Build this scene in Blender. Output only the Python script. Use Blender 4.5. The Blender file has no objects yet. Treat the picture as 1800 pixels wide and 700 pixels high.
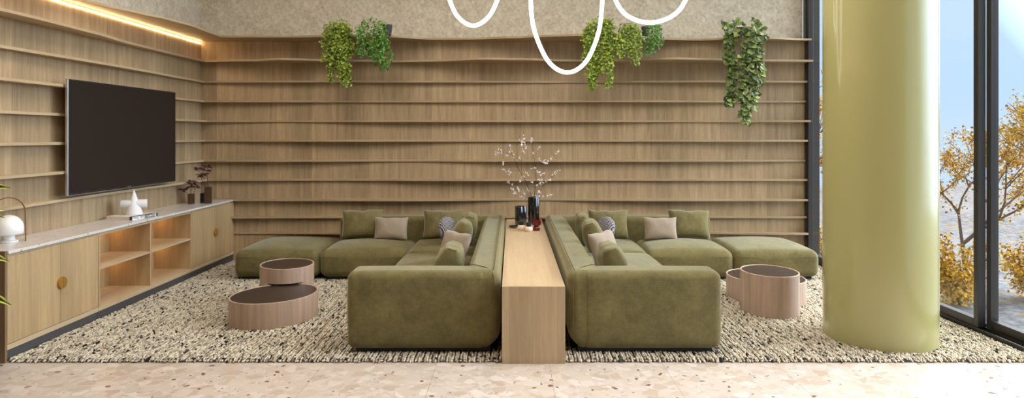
import bpy, math, random
import numpy as np
from mathutils import Vector, Matrix, Euler
PI = math.pi
random.seed(7)
S = bpy.context.scene
C = S.collection

# ------------------------------------------------------------------ camera
EYE = 1.62
cd = bpy.data.cameras.new('camera')
cam = bpy.data.objects.new('camera', cd); C.objects.link(cam)
cam.location = (0, 0, EYE); cam.rotation_euler = (PI/2, 0, 0)
cd.sensor_width = 36; cd.lens = 23.0; cd.shift_y = -112/1800; cd.clip_end = 5000
S.camera = cam
# ------------------------------------------------------------------ exposure
S.view_settings.view_transform = 'Standard'
S.view_settings.look = 'None'
S.view_settings.gamma = 1.0
S.view_settings.use_curve_mapping = False
S.view_settings.exposure = 0.1
# ------------------------------------------------------------------ world: hazy blue sky, brightened on one side to light the room
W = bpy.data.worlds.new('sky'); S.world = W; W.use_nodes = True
nt = W.node_tree; nt.nodes.clear()
out = nt.nodes.new('ShaderNodeOutputWorld'); bg = nt.nodes.new('ShaderNodeBackground')
tc = nt.nodes.new('ShaderNodeTexCoord'); sp = nt.nodes.new('ShaderNodeSeparateXYZ')
rp = nt.nodes.new('ShaderNodeValToRGB'); st = nt.nodes.new('ShaderNodeMapRange')
nt.links.new(tc.outputs['Generated'], sp.inputs[0])
mr = nt.nodes.new('ShaderNodeMapRange')
mr.inputs[1].default_value = -0.3; mr.inputs[2].default_value = 0.5
nt.links.new(sp.outputs['Z'], mr.inputs[0]); nt.links.new(mr.outputs[0], rp.inputs[0])
el = rp.color_ramp.elements
el[0].position = 0.0; el[0].color = (.44, .58, .78, 1)
el[1].position = 1.0; el[1].color = (.93, .96, 1.0, 1)
for p, c in ((.33, (.55, .67, .84, 1)), (.44, (.46, .64, .86, 1)), (.62, (.50, .66, .84, 1)), (.72, (.70, .80, .92, 1))):
    e = el.new(p); e.color = c
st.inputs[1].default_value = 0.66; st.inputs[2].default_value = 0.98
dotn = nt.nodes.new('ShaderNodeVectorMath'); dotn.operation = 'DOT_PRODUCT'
dotn.inputs[1].default_value = Vector((.86, .10, .46)).normalized()      # bright sky patch added out of view to light the room
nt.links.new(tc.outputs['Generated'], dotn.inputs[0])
SKY_LOW, SKY_FILL = 1.2, 12.5
st.inputs[3].default_value = SKY_LOW; st.inputs[4].default_value = SKY_FILL
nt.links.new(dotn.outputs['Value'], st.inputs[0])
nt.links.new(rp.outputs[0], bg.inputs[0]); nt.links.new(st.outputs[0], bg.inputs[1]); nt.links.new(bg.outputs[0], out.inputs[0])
# ------------------------------------------------------------------ sun, hazy, from beyond the glass wall
sl = bpy.data.lights.new('sun', 'SUN'); sun = bpy.data.objects.new('sun', sl); C.objects.link(sun)
sl.energy = 1.2; sl.angle = math.radians(4); sl.color = (1.0, .93, .82)
sun.rotation_euler = Vector((.47, .60, 1.05)).to_track_quat('Z', 'Y').to_euler()
sun.location = (12, 14, 20)
# fill lamps added under the unseen ceiling (made-up fixtures are built further down)
FILL_PANELS = [(-1.9, 3.4), (1.3, 3.4), (-1.9, 5.5), (1.3, 5.5)]
CEIL = 4.5
for px_, py_ in FILL_PANELS:
    L = bpy.data.lights.new('ceiling_fill_lamp', 'AREA'); L.shape = 'RECTANGLE'; L.size = 1.5; L.size_y = 1.5
    L.energy = 23; L.color = (1.0, .95, .87)
    lo = bpy.data.objects.new('ceiling_fill_lamp', L); C.objects.link(lo); lo.location = (px_, py_, CEIL-.05)

# ------------------------------------------------------------------ material helpers
def mat(name):
    m = bpy.data.materials.new(name); m.use_nodes = True
    b = m.node_tree.nodes['Principled BSDF']
    return m, m.node_tree, b
def nd(t, kind, **kw):
    n = t.nodes.new(kind)
    for k, v in kw.items():
        if k in n.inputs: n.inputs[k].default_value = v
        else: setattr(n, k, v)
    return n
def ramp(t, src, stops):
    r = t.nodes.new('ShaderNodeValToRGB'); e = r.color_ramp.elements
    e[0].position = stops[0][0]; e[0].color = (*stops[0][1], 1)
    e[1].position = stops[-1][0]; e[1].color = (*stops[-1][1], 1)
    for p, c in stops[1:-1]:
        q = e.new(p); q.color = (*c, 1)
    t.links.new(src, r.inputs[0]); return r.outputs[0]
def coords(t, scale=(1,1,1), kind='Object', rot=(0,0,0)):
    a = t.nodes.new('ShaderNodeTexCoord'); m = t.nodes.new('ShaderNodeMapping')
    m.inputs['Scale'].default_value = scale; m.inputs['Rotation'].default_value = rot
    t.links.new(a.outputs[kind], m.inputs[0]); return m.outputs[0]
def noise(t, vec, scale, detail=4, rough=.55, dist=0):
    n = nd(t, 'ShaderNodeTexNoise', Scale=scale, Detail=detail, Roughness=rough, Distortion=dist)
    t.links.new(vec, n.inputs['Vector']); return n.outputs['Fac']
def mixc(t, fac, a, b, mode='MIX'):
    m = t.nodes.new('ShaderNodeMix'); m.data_type = 'RGBA'; m.blend_type = mode
    for i, v in ((0, fac), (6, a), (7, b)):
        if isinstance(v, (int, float)): m.inputs[i].default_value = v
        elif isinstance(v, tuple): m.inputs[i].default_value = (*v, 1)
        else: t.links.new(v, m.inputs[i])
    return m.outputs[2]
def math_(t, op, a, b=None, c=None):
    m = t.nodes.new('ShaderNodeMath'); m.operation = op
    for i, v in enumerate((a, b, c)):
        if v is None: continue
        if isinstance(v, (int, float)): m.inputs[i].default_value = v
        else: t.links.new(v, m.inputs[i])
    return m.outputs[0]
def bump(t, b, h, strength=.3, dist=.01):
    n = nd(t, 'ShaderNodeBump', Strength=strength, Distance=dist)
    t.links.new(h, n.inputs['Height']); t.links.new(n.outputs[0], b.inputs['Normal'])
def srgb(r, g, b):
    f = lambda c: (c/255/12.92) if c/255 <= .04045 else ((c/255+.055)/1.055)**2.4
    return (f(r), f(g), f(b))
def plain(name, col, rough=.5, metal=0, coat=0, **kw):
    m, t, b = mat(name)
    b.inputs['Base Color'].default_value = (*col, 1); b.inputs['Roughness'].default_value = rough
    b.inputs['Metallic'].default_value = metal; b.inputs['Coat Weight'].default_value = coat
    for k, v in kw.items(): b.inputs[k].default_value = v
    n = noise(t, coords(t, (1,1,1)), 35, 3)
    r = nd(t, 'ShaderNodeMapRange'); r.inputs[3].default_value = rough*.9; r.inputs[4].default_value = min(1, rough*1.12)
    t.links.new(n, r.inputs[0]); t.links.new(r.outputs[0], b.inputs['Roughness'])
    return m
def emit(name, col, s):
    m, t, b = mat(name)
    b.inputs['Base Color'].default_value = (*col, 1)
    b.inputs['Emission Color'].default_value = (*col, 1); b.inputs['Emission Strength'].default_value = s
    return m

def wood(name, light, dark, axis='Z', plank=0.0, rough=.5, contrast=1.0):
    """veneer with the grain along one axis; plank = width of the veneer leaves"""
    m, t, b = mat(name)
    k = {'X': (.06, 1, 1), 'Y': (1, .06, 1), 'Z': (1, 1, .06)}[axis]
    v = coords(t, k)
    a = nd(t, 'ShaderNodeTexCoord'); s = nd(t, 'ShaderNodeSeparateXYZ'); t.links.new(a.outputs['Object'], s.inputs[0])
    others = [q for q in 'XYZ' if q != axis]
    run = math_(t, 'ADD', s.outputs[others[0]], s.outputs[others[1]])
    if plank:
        idx = math_(t, 'FLOOR', math_(t, 'DIVIDE', run, plank))
        wn = nd(t, 'ShaderNodeTexWhiteNoise', noise_dimensions='1D'); t.links.new(idx, wn.inputs['W'])
        off = nd(t, 'ShaderNodeVectorMath', operation='MULTIPLY_ADD')
        off.inputs[1].default_value = (1, 1, 1); t.links.new(v, off.inputs[0]); t.links.new(wn.outputs['Color'], off.inputs[2])
        v = off.outputs[0]
    n1 = noise(t, v, 22, 6, .6, .4)
    n2 = noise(t, v, 150, 3, .7)
    n3 = noise(t, v, 5, 3, .5, .8)
    f = math_(t, 'ADD', math_(t, 'MULTIPLY', n1, .5), math_(t, 'ADD', math_(t, 'MULTIPLY', n2, .25), math_(t, 'MULTIPLY', n3, .25)))
    lo, hi = .5-.2/contrast, .5+.2/contrast
    col = ramp(t, f, [(lo, dark), (.5, tuple((x+y)/2 for x, y in zip(dark, light))), (hi, light)])
    if plank:
        val = nd(t, 'ShaderNodeMapRange'); val.inputs[3].default_value = .88; val.inputs[4].default_value = 1.06
        t.links.new(wn.outputs['Value'], val.inputs[0])
        fr = math_(t, 'FRACT', math_(t, 'DIVIDE', run, plank))
        seam = math_(t, 'GREATER_THAN', fr, .006)
        seamv = nd(t, 'ShaderNodeMapRange'); seamv.inputs[3].default_value = .8; seamv.inputs[4].default_value = 1
        t.links.new(seam, seamv.inputs[0])
        vv = math_(t, 'MULTIPLY', val.outputs[0], seamv.outputs[0])
        cb = nd(t, 'ShaderNodeCombineColor')
        for i in range(3): t.links.new(vv, cb.inputs[i])
        col = mixc(t, 1.0, col, cb.outputs[0], 'MULTIPLY')
    t.links.new(col, b.inputs['Base Color'])
    b.inputs['Roughness'].default_value = rough
    bump(t, b, n2, .12, .002)
    return m

OAK_L, OAK_D = srgb(198, 169, 125), srgb(152, 123, 84)
M = {}
M['oak_wall'] = wood('oak_wall_veneer', srgb(192, 167, 131), srgb(144, 120, 88), 'Z', .31, .55, 1.35)
M['oak_x'] = wood('oak_along_x', srgb(188, 165, 132), srgb(154, 130, 99), 'X', 0, .5)
M['oak_y'] = wood('oak_along_y', srgb(200, 178, 145), srgb(170, 146, 112), 'Y', 0, .5)
M['oak_z'] = wood('oak_cabinet', OAK_L, srgb(158, 130, 92), 'Z', .23, .5)
M['oak_zp'] = wood('oak_upright', OAK_L, srgb(160, 132, 94), 'Z', 0, .5)
M['console_top'] = wood('oak_console_top', srgb(208, 184, 150), srgb(182, 156, 120), 'Y', .17, .38)
M['console_side'] = wood('oak_console_front', srgb(196, 172, 136), srgb(160, 134, 100), 'Z', .17, .42)
M['dark_wood'] = wood('brown_end_panel', srgb(136, 108, 78), srgb(100, 76, 52), 'Z', 0, .5)
M['pink_wood'] = wood('rosy_oak_veneer', srgb(200, 174, 154), srgb(158, 132, 114), 'Z', .035, .42)
M['tanwood'] = wood('bent_walnut', srgb(150, 96, 60), srgb(104, 62, 36), 'Z', 0, .45)
M['sideboard_gap'] = plain('dark_recess', srgb(74, 72, 72), .6)
M['black'] = plain('black_plastic', (.012, .012, .013), .45)
M['black_gloss'] = plain('black_glazed_ceramic', (.008, .009, .012), .07, coat=1)
M['silver'] = plain('brushed_silver', (.62, .61, .6), .3, 1)
M['brass'] = plain('brushed_brass', srgb(206, 158, 78), .42, .8)
M['bronze'] = plain('dark_bronze_frame', srgb(52, 48, 46), .42, .15)
M['white'] = plain('white_opal', srgb(238, 236, 232), .35)
M['plasterw'] = plain('white_matt_ceramic', srgb(226, 224, 222), .6)
M['cream'] = plain('cream_ceramic', srgb(225, 200, 180), .35)
M['redglass'] = plain('oxblood_ribbed_glass', srgb(98, 14, 12), .12, coat=.6)
M['potgrey'] = plain('charcoal_pot', srgb(62, 60, 66), .6)
M['potred'] = plain('reddish_brown_pot', srgb(88, 40, 30), .5)
M['soil'] = plain('potting_soil', srgb(50, 38, 28), .9)
M['screen'] = plain('brown_black_screen', srgb(44, 36, 32), .4, **{'Specular IOR Level': .15})
M['tabletop'] = plain('dark_brown_glass_top', srgb(52, 42, 36), .32, **{'Specular IOR Level': .35})
M['paper'] = plain('book_pages', srgb(228, 218, 200), .7)
M['cover'] = plain('cream_book_cover', srgb(224, 214, 200), .5)
M['blackcover'] = plain('black_book_spine', (.01, .01, .011), .4)
M['inkwhite'] = plain('white_lettering', srgb(235, 235, 232), .6)
M['smoke'] = plain('smoky_brown_glass', srgb(105, 78, 58), .1, **{'Transmission Weight': .55, 'Alpha': 1.0})
M['smokegrey'] = plain('smoky_grey_glass', srgb(52, 56, 62), .12, **{'Transmission Weight': .35})
M['twig'] = plain('dark_twig', srgb(58, 42, 36), .7)
M['led'] = emit('warm_led_line', (1.0, .72, .36), 24)
M['tube'] = emit('white_neon_tube', (1.0, .96, .90), 7)
M['panel'] = emit('fill_panel_glow', (1.0, .95, .87), 4)  # glow of the added ceiling fill panels
M['nichelamp'] = emit('niche_spot', (1.0, .66, .3), 6)
M['redleaf'] = plain('dark_maroon_leaf', srgb(72, 26, 32), .5)
M['ceilingm'] = plain('white_ceiling_paint', srgb(232, 228, 220), .9)

# plaster
m, t, b = mat('rough_stone_plaster'); M['plaster'] = m
v = coords(t); n1 = noise(t, v, 9, 8, .62, .6); n2 = noise(t, v, 42, 6, .6, 1.2); n3 = noise(t, v, 2.2, 3)
vo = nd(t, 'ShaderNodeTexVoronoi', Scale=26.0, feature='SMOOTH_F1'); t.links.new(v, vo.inputs['Vector'])
h = math_(t, 'ADD', math_(t, 'MULTIPLY', n1, .6), math_(t, 'ADD', math_(t, 'MULTIPLY', n2, .5), math_(t, 'MULTIPLY', vo.outputs['Distance'], .35)))
col = ramp(t, h, [(.5, srgb(182, 170, 148)), (.68, srgb(204, 193, 172)), (.9, srgb(224, 215, 198))])
t.links.new(col, b.inputs['Base Color']); b.inputs['Roughness'].default_value = .85
bump(t, b, h, .5, .02)

# terrazzo
m, t, b = mat('pinkish_terrazzo'); M['terrazzo'] = m
v = coords(t)
dn = nd(t, 'ShaderNodeTexNoise', Scale=9.0, Detail=3.0); t.links.new(v, dn.inputs['Vector'])
wv = nd(t, 'ShaderNodeVectorMath', operation='MULTIPLY_ADD'); wv.inputs[1].default_value = (.09, .09, 0)
t.links.new(dn.outputs['Color'], wv.inputs[0]); t.links.new(v, wv.inputs[2])
base = mixc(t, noise(t, v, 7, 4), srgb(204, 192, 182), srgb(192, 178, 166))
def chips(scale, thr_size, frac, seed, colr, base):
    mp = nd(t, 'ShaderNodeMapping'); mp.inputs['Location'].default_value = (seed, seed*1.7, 0); t.links.new(wv.outputs[0], mp.inputs[0])
    q = nd(t, 'ShaderNodeTexVoronoi', Scale=scale, feature='F1', voronoi_dimensions='2D'); t.links.new(mp.outputs[0], q.inputs['Vector'])
    sc = nd(t, 'ShaderNodeSeparateColor'); t.links.new(q.outputs['Color'], sc.inputs[0])
    pick = math_(t, 'LESS_THAN', sc.outputs[0], frac)
    size = math_(t, 'MULTIPLY_ADD', sc.outputs[1], thr_size*.7, thr_size*.4)
    ins = math_(t, 'LESS_THAN', q.outputs['Distance'], size)
    return mixc(t, math_(t, 'MULTIPLY', pick, ins), base, colr)
def cells(scale, stops, seed):
    mp = nd(t, 'ShaderNodeMapping'); mp.inputs['Location'].default_value = (seed, seed*1.7, 0); t.links.new(wv.outputs[0], mp.inputs[0])
    q = nd(t, 'ShaderNodeTexVoronoi', Scale=scale, feature='F1', voronoi_dimensions='2D'); t.links.new(mp.outputs[0], q.inputs['Vector'])
    e_ = nd(t, 'ShaderNodeTexVoronoi', Scale=scale, feature='DISTANCE_TO_EDGE', voronoi_dimensions='2D'); t.links.new(mp.outputs[0], e_.inputs['Vector'])
    sc = nd(t, 'ShaderNodeSeparateColor'); t.links.new(q.outputs['Color'], sc.inputs[0])
    return ramp(t, sc.outputs[0], stops), sc.outputs[1], e_.outputs['Distance']
c_big, r_big, e_big = cells(11.5, [(0, srgb(178, 158, 140)), (.35, srgb(192, 176, 160)), (.7, srgb(203, 190, 178)), (1, srgb(216, 207, 199))], 3.1)
c_sm, r_sm, e_sm = cells(30, [(0, srgb(184, 168, 153)), (.5, srgb(198, 184, 173)), (1, srgb(209, 198, 189))], 7.7)
pk = math_(t, 'MULTIPLY', math_(t, 'LESS_THAN', r_big, .55), math_(t, 'GREATER_THAN', e_big, math_(t, 'MULTIPLY_ADD', r_sm, .10, .02)))
base = mixc(t, math_(t, 'MULTIPLY', math_(t, 'LESS_THAN', r_sm, .6), math_(t, 'GREATER_THAN', e_sm, .06)), base, c_sm)
base = mixc(t, math_(t, 'MULTIPLY', pk, .8), base, c_big)
base = chips(8, .14, .2, 12.7, srgb(124, 92, 72), base)
base = chips(19, .17, .09, 21.4, srgb(104, 84, 70), base)
# tile joints every 0.8 m
s = nd(t, 'ShaderNodeSeparateXYZ'); t.links.new(v, s.inputs[0])
def joint(src, off):
    fr = math_(t, 'FRACT', math_(t, 'DIVIDE', math_(t, 'ADD', src, off), .8))
    return math_(t, 'LESS_THAN', fr, .005)
j = math_(t, 'MAXIMUM', joint(s.outputs['X'], .536+8), joint(s.outputs['Y'], 8.9-.55+.6))
base = mixc(t, math_(t, 'MULTIPLY', j, .55), base, srgb(120, 104, 92))
t.links.new(base, b.inputs['Base Color']); b.inputs['Roughness'].default_value = .32

# marble worktop
m, t, b = mat('white_terrazzo_worktop'); M['marble'] = m
v = coords(t); q = nd(t, 'ShaderNodeTexVoronoi', Scale=32.0); t.links.new(v, q.inputs['Vector'])
sc = nd(t, 'ShaderNodeSeparateColor'); t.links.new(q.outputs['Color'], sc.inputs[0])
pk = math_(t, 'MULTIPLY', math_(t, 'LESS_THAN', sc.outputs[0], .14), math_(t, 'LESS_THAN', q.outputs['Distance'], .3))
cc = mixc(t, noise(t, v, 8, 5), srgb(222, 214, 208), srgb(204, 194, 187))
t.links.new(mixc(t, pk, cc, srgb(182, 158, 142)), b.inputs['Base Color']); b.inputs['Roughness'].default_value = .22

# velvet
def velvet(name, lo, hi, weave=True, sheen=.5, shc=(.82, .8, .62)):
    m, t, b = mat(name)
    v = coords(t); n1 = noise(t, v, 5, 6, .6, .5); n2 = noise(t, v, 26, 5, .65)
    f = math_(t, 'ADD', math_(t, 'MULTIPLY', n1, .65), math_(t, 'MULTIPLY', n2, .35))
    col = ramp(t, f, [(.34, lo), (.68, hi)])
    if weave:
        a = nd(t, 'ShaderNodeTexCoord'); s = nd(t, 'ShaderNodeSeparateXYZ'); t.links.new(a.outputs['Object'], s.inputs[0])
        u = math_(t, 'ADD', s.outputs['X'], s.outputs['Y'])
        d1 = math_(t, 'SINE', math_(t, 'MULTIPLY', math_(t, 'ADD', u, s.outputs['Z']), 420))
        d2 = math_(t, 'SINE', math_(t, 'MULTIPLY', math_(t, 'SUBTRACT', u, s.outputs['Z']), 420))
        w = math_(t, 'MULTIPLY_ADD', math_(t, 'MULTIPLY', d1, d2), .5, .5)
        wm = math_(t, 'MULTIPLY', w, noise(t, v, 60, 2))
        col = mixc(t, math_(t, 'MULTIPLY', wm, .5), col, tuple(min(1, x*1.9) for x in hi))
        bump(t, b, math_(t, 'ADD', w, math_(t, 'MULTIPLY', n2, .6)), .25, .003)
    else:
        bump(t, b, n2, .25, .006)
    t.links.new(col, b.inputs['Base Color']); b.inputs['Roughness'].default_value = .85
    b.inputs['Specular IOR Level'].default_value = .15
    b.inputs['Sheen Weight'].default_value = sheen; b.inputs['Sheen Roughness'].default_value = .4
    b.inputs['Sheen Tint'].default_value = (*shc, 1)
    return m
M['velvet'] = velvet('olive_green_velvet', srgb(78, 71, 42), srgb(118, 108, 70))
M['velvet_p'] = velvet('olive_green_velvet_cushion', srgb(94, 86, 54), srgb(130, 120, 80), False)
M['beige_velvet'] = velvet('beige_velvet', srgb(142, 127, 110), srgb(164, 149, 132), False, .4, (.9, .85, .8))
M['seam'] = plain('olive_piping', srgb(86, 82, 50), .9)
# houndstooth
m, t, b = mat('grey_houndstooth_fabric'); M['hound'] = m
a = nd(t, 'ShaderNodeTexCoord'); s = nd(t, 'ShaderNodeSeparateXYZ'); t.links.new(a.outputs['Object'], s.inputs[0])
k1 = math_(t, 'SINE', math_(t, 'MULTIPLY', math_(t, 'ADD', s.outputs['X'], s.outputs['Z']), 215))
k2 = math_(t, 'SINE', math_(t, 'MULTIPLY', math_(t, 'SUBTRACT', s.outputs['X'], s.outputs['Z']), 215))
k = math_(t, 'GREATER_THAN', math_(t, 'MULTIPLY', k1, k2), -.12)
t.links.new(mixc(t, k, srgb(178, 174, 178), srgb(30, 29, 34)), b.inputs['Base Color']); b.inputs['Roughness'].default_value = .9

# column
m, t, b = mat('pale_green_lacquer'); M['column'] = m
v = coords(t, (1, 1, .3)); cc = mixc(t, noise(t, v, 1.2, 2), srgb(172, 166, 112), srgb(165, 159, 106))
t.links.new(cc, b.inputs['Base Color']); b.inputs['Roughness'].default_value = .2; b.inputs['Coat Weight'].default_value = .6; b.inputs['Coat Roughness'].default_value = .1; b.inputs['Specular IOR Level'].default_value = .3
bump(t, b, noise(t, v, 1.5, 2), .15, .03)

# rug pile coloured by a vertex attribute
m, t, b = mat('woven_wool_pile'); M['rug'] = m
at = nd(t, 'ShaderNodeAttribute', attribute_name='yarn'); t.links.new(at.outputs['Color'], b.inputs['Base Color'])
b.inputs['Roughness'].default_value = .95; b.inputs['Specular IOR Level'].default_value = .1
bump(t, b, noise(t, coords(t), 300, 2), .4, .004)
M['rugback'] = plain('rug_backing', srgb(92, 84, 72), .95)

# leaves: tint attribute between two greens
def leafmat(name, a, c, rough=.45):
    m, t, b = mat(name)
    at = nd(t, 'ShaderNodeAttribute', attribute_name='tint')
    t.links.new(mixc(t, at.outputs['Fac'], a, c), b.inputs['Base Color']); b.inputs['Roughness'].default_value = rough
    b.inputs['Transmission Weight'].default_value = 0; b.inputs['Subsurface Weight'].default_value = 0
    return m
M['leaf_lime'] = leafmat('lime_green_leaf', srgb(82, 104, 26), srgb(168, 186, 62))
M['leaf_green'] = leafmat('fresh_green_leaf', srgb(44, 92, 26), srgb(116, 168, 58))
M['leaf_pothos'] = leafmat('broad_green_leaf', srgb(52, 72, 30), srgb(150, 166, 88))
M['leaf_autumn'] = leafmat('yellow_autumn_leaf', srgb(150, 110, 28), srgb(236, 192, 58), .7)
M['petal'] = leafmat('pale_blossom_petal', srgb(226, 208, 216), srgb(255, 250, 250), .6)
M['bark'] = plain('grey_brown_bark', srgb(112, 96, 84), .9)
M['stem'] = plain('green_stem', srgb(78, 92, 40), .7)
# variegated leaf: yellow rim by attribute
m, t, b = mat('variegated_leaf'); M['varieg'] = m
at = nd(t, 'ShaderNodeAttribute', attribute_name='rim')
t.links.new(ramp(t, at.outputs['Fac'], [(.34, srgb(28, 60, 20)), (.48, srgb(90, 118, 36)), (.6, srgb(222, 214, 104))]), b.inputs['Base Color']); b.inputs['Roughness'].default_value = .35

# outside ground
m, t, b = mat('gravel_with_fallen_leaves'); M['ground'] = m
v = coords(t); g = ramp(t, noise(t, v, 3.5, 8, .7), [(.35, srgb(70, 72, 78)), (.5, srgb(106, 108, 114)), (.68, srgb(146, 146, 146))])
q = nd(t, 'ShaderNodeTexVoronoi', Scale=4.5); t.links.new(v, q.inputs['Vector'])
lf = math_(t, 'MULTIPLY', math_(t, 'LESS_THAN', q.outputs['Distance'], .36), math_(t, 'GREATER_THAN', noise(t, v, .6, 3), .47))
t.links.new(mixc(t, lf, g, srgb(150, 120, 50)), b.inputs['Base Color']); b.inputs['Roughness'].default_value = .9
m, t, b = mat('calm_lake_water'); M['lake'] = m
v = coords(t, (.05, .012, 1)); t.links.new(mixc(t, noise(t, v, 1.5, 5), srgb(116, 134, 156), srgb(126, 142, 162)), b.inputs['Base Color'])
b.inputs['Roughness'].default_value = .12

# glass pane
m, t, b = mat('window_glass'); M['glass'] = m
t.nodes.remove(b)
o_ = [n for n in t.nodes if n.type == 'OUTPUT_MATERIAL'][0]
tr = nd(t, 'ShaderNodeBsdfTransparent'); tr.inputs[0].default_value = (.985, .992, .99, 1)
gl = nd(t, 'ShaderNodeBsdfGlossy', Roughness=.0); fr = nd(t, 'ShaderNodeFresnel', IOR=1.35); mx = nd(t, 'ShaderNodeMixShader')
geo = nd(t, 'ShaderNodeNewGeometry')
front = math_(t, 'MULTIPLY', fr.outputs[0], math_(t, 'SUBTRACT', 1.0, geo.outputs['Backfacing']))
t.links.new(front, mx.inputs[0]); t.links.new(tr.outputs[0], mx.inputs[1]); t.links.new(gl.outputs[0], mx.inputs[2]); t.links.new(mx.outputs[0], o_.inputs[0])

# ------------------------------------------------------------------ mesh helpers
class MB:
    def __init__(s): s.v = []; s.f = []; s.a = {}
    def add(s, vs, fs):
        o = len(s.v); s.v += [tuple(p) for p in vs]; s.f += [tuple(i+o for i in f) for f in fs]; return s
    def box(s, x0, x1, y0, y1, z0, z1):
        vs = [(x, y, z) for z in (z0, z1) for x, y in ((x0, y0), (x1, y0), (x1, y1), (x0, y1))]
        return s.add(vs, [(3,2,1,0), (4,5,6,7), (0,1,5,4), (1,2,6,5), (2,3,7,6), (3,0,4,7)])
    def bbox(s, x0, x1, y0, y1, z0, z1, r=.003):
        """box with bevelled edges"""
        return s.rbox((x0+x1)/2, (y0+y1)/2, (z0+z1)/2, x1-x0, y1-y0, z1-z0, r, 1, 1)
    def rbox(s, cx, cy, cz, sx, sy, sz, r, n=4, m=8, crown=0, puff=0, deform=None):
        H = (sx/2, sy/2, sz/2); r = min(r, min(H)*.99)
        L = []
        for h in H:
            hr = h-r
            pos = [hr*(i/m) for i in range(m+1)] + [hr + r*math.tan(k*PI/4/n) for k in range(1, n+1)]
            L.append(sorted([-p for p in pos if p > 1e-9] + pos))
        idx = {}; vs = []; fs = []
        def vid(p):
            key = tuple(round(c, 6) for c in p)
            if key not in idx:
                cl = [max(-(h-r), min(h-r, c)) for c, h in zip(p, H)]
                d = Vector([a-b for a, b in zip(p, cl)])
                if d.length > 1e-9: d = d.normalized()*r
                q = [c+e for c, e in zip(cl, d)]
                u, w, k = q[0]/H[0], q[1]/H[1], q[2]/H[2]
                if crown and q[2] > 0: q[2] += crown*max(0, 1-u*u)**.6*max(0, 1-w*w)**.6*k
                if puff:
                    q[0] += puff*u*(1-w*w)*(1-k*k); q[1] += puff*w*(1-u*u)*(1-k*k)
                if deform: q = deform(q, u, w, k)
                idx[key] = len(vs); vs.append((q[0]+cx, q[1]+cy, q[2]+cz))
            return idx[key]
        for ax in range(3):
            A, B = [i for i in range(3) if i != ax]
            for sg in (-1, 1):
                for i in range(len(L[A])-1):
                    for j in range(len(L[B])-1):
                        q = []
                        for a, b_ in ((i, j), (i+1, j), (i+1, j+1), (i, j+1)):
                            p = [0, 0, 0]; p[ax] = sg*H[ax]; p[A] = L[A][a]; p[B] = L[B][b_]; q.append(vid(p))
                        flip = (sg > 0) == (ax == 1)
                        fs.append(tuple(reversed(q)) if flip else tuple(q))
        return s.add(vs, fs)
    def prism(s, pts, z0, z1):
        n = len(pts); vs = [(x, y, z0) for x, y in pts]+[(x, y, z1) for x, y in pts]
        return s.add(vs, [tuple(reversed(range(n))), tuple(range(n, 2*n))]+[(i, (i+1) % n, n+(i+1) % n, n+i) for i in range(n)])
    def lathe(s, prof, c=(0,0,0), n=32, shape=None, cap=True):
        """prof: (radius, z) list; shape(angle)->(x,y) multipliers"""
        vs = []; fs = []
        for r, z in prof:
            for i in range(n):
                a = 2*PI*i/n; ux, uy = shape(a) if shape else (math.cos(a), math.sin(a))
                vs.append((c[0]+r*ux, c[1]+r*uy, c[2]+z))
        for k in range(len(prof)-1):
            for i in range(n):
                j = (i+1) % n; fs.append((k*n+i, k*n+j, (k+1)*n+j, (k+1)*n+i))
        if cap:
            fs.append(tuple(reversed(range(n)))); fs.append(tuple((len(prof)-1)*n+i for i in range(n)))
        return s.add(vs, fs)
    def tube(s, pts, r, n=8, closed=False):
        pts = [Vector(p) for p in pts]; rs = r if isinstance(r, (list, tuple)) else [r]*len(pts)
        vs = []; fs = []; up = None
        for i, p in enumerate(pts):
            d = (pts[min(i+1, len(pts)-1)]-pts[max(i-1, 0)])
            d = d.normalized() if d.length > 1e-9 else Vector((0, 0, 1))
            if up is None: up = d.orthogonal().normalized()
            up = (up-d*up.dot(d)); up = up.normalized() if up.length > 1e-6 else d.orthogonal().normalized()
            w = d.cross(up)
            for k in range(n):
                a = 2*PI*k/n; vs.append(p+(up*math.cos(a)+w*math.sin(a))*rs[i])
        for i in range(len(pts)-1):
            for k in range(n):
                j = (k+1) % n; fs.append((i*n+k, i*n+j, (i+1)*n+j, (i+1)*n+k))
        fs.append(tuple(reversed(range(n)))); fs.append(tuple((len(pts)-1)*n+k for k in range(n)))
        return s.add(vs, fs)
    def attr(s, name, val, n):
        s.a.setdefault(name, []).extend([val]*n if not isinstance(val, list) else val)
    def build(s, name, material, parent=None, smooth=False, loc=None, rot=None):
        me = bpy.data.meshes.new(name); me.from_pydata(s.v, [], s.f); me.update()
        me.materials.append(material)
        for an, vals in s.a.items():
            at = me.attributes.new(an, 'FLOAT', 'POINT'); at.data.foreach_set('value', vals)
        if smooth: me.polygons.foreach_set('use_smooth', [True]*len(me.polygons))
        o = bpy.data.objects.new(name, me); C.objects.link(o)
        if parent is not None: o.parent = parent
        if loc: o.location = loc
        if rot: o.rotation_euler = rot
        return o
def smooth_angle(o, deg=35):
    me = o.data; me.polygons.foreach_set('use_smooth', [True]*len(me.polygons))
    try: me.set_sharp_from_angle(angle=math.radians(deg))
    except Exception: pass
    return o
def tag(o, label, cat, group=None, kind=None):
    o['label'] = label; o['category'] = cat
    if group: o['group'] = group
    if kind: o['kind'] = kind
    return o
def thing(name, label, cat, loc=(0,0,0), rz=0, group=None):
    o = bpy.data.objects.new(name, None); C.objects.link(o); o.location = loc; o.rotation_euler = (0, 0, rz)
    o.empty_display_size = .1
    return tag(o, label, cat, group)
def struct(o, label=None, cat=None):
    o['kind'] = 'structure'
    if label: o['label'] = label
    if cat: o['category'] = cat
    return o
def copy_tree(o, parent=None):
    c = o.copy(); C.objects.link(c)
    if parent is not None: c.parent = parent
    for ch in list(o.children): copy_tree(ch, c)
    return c
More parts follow.
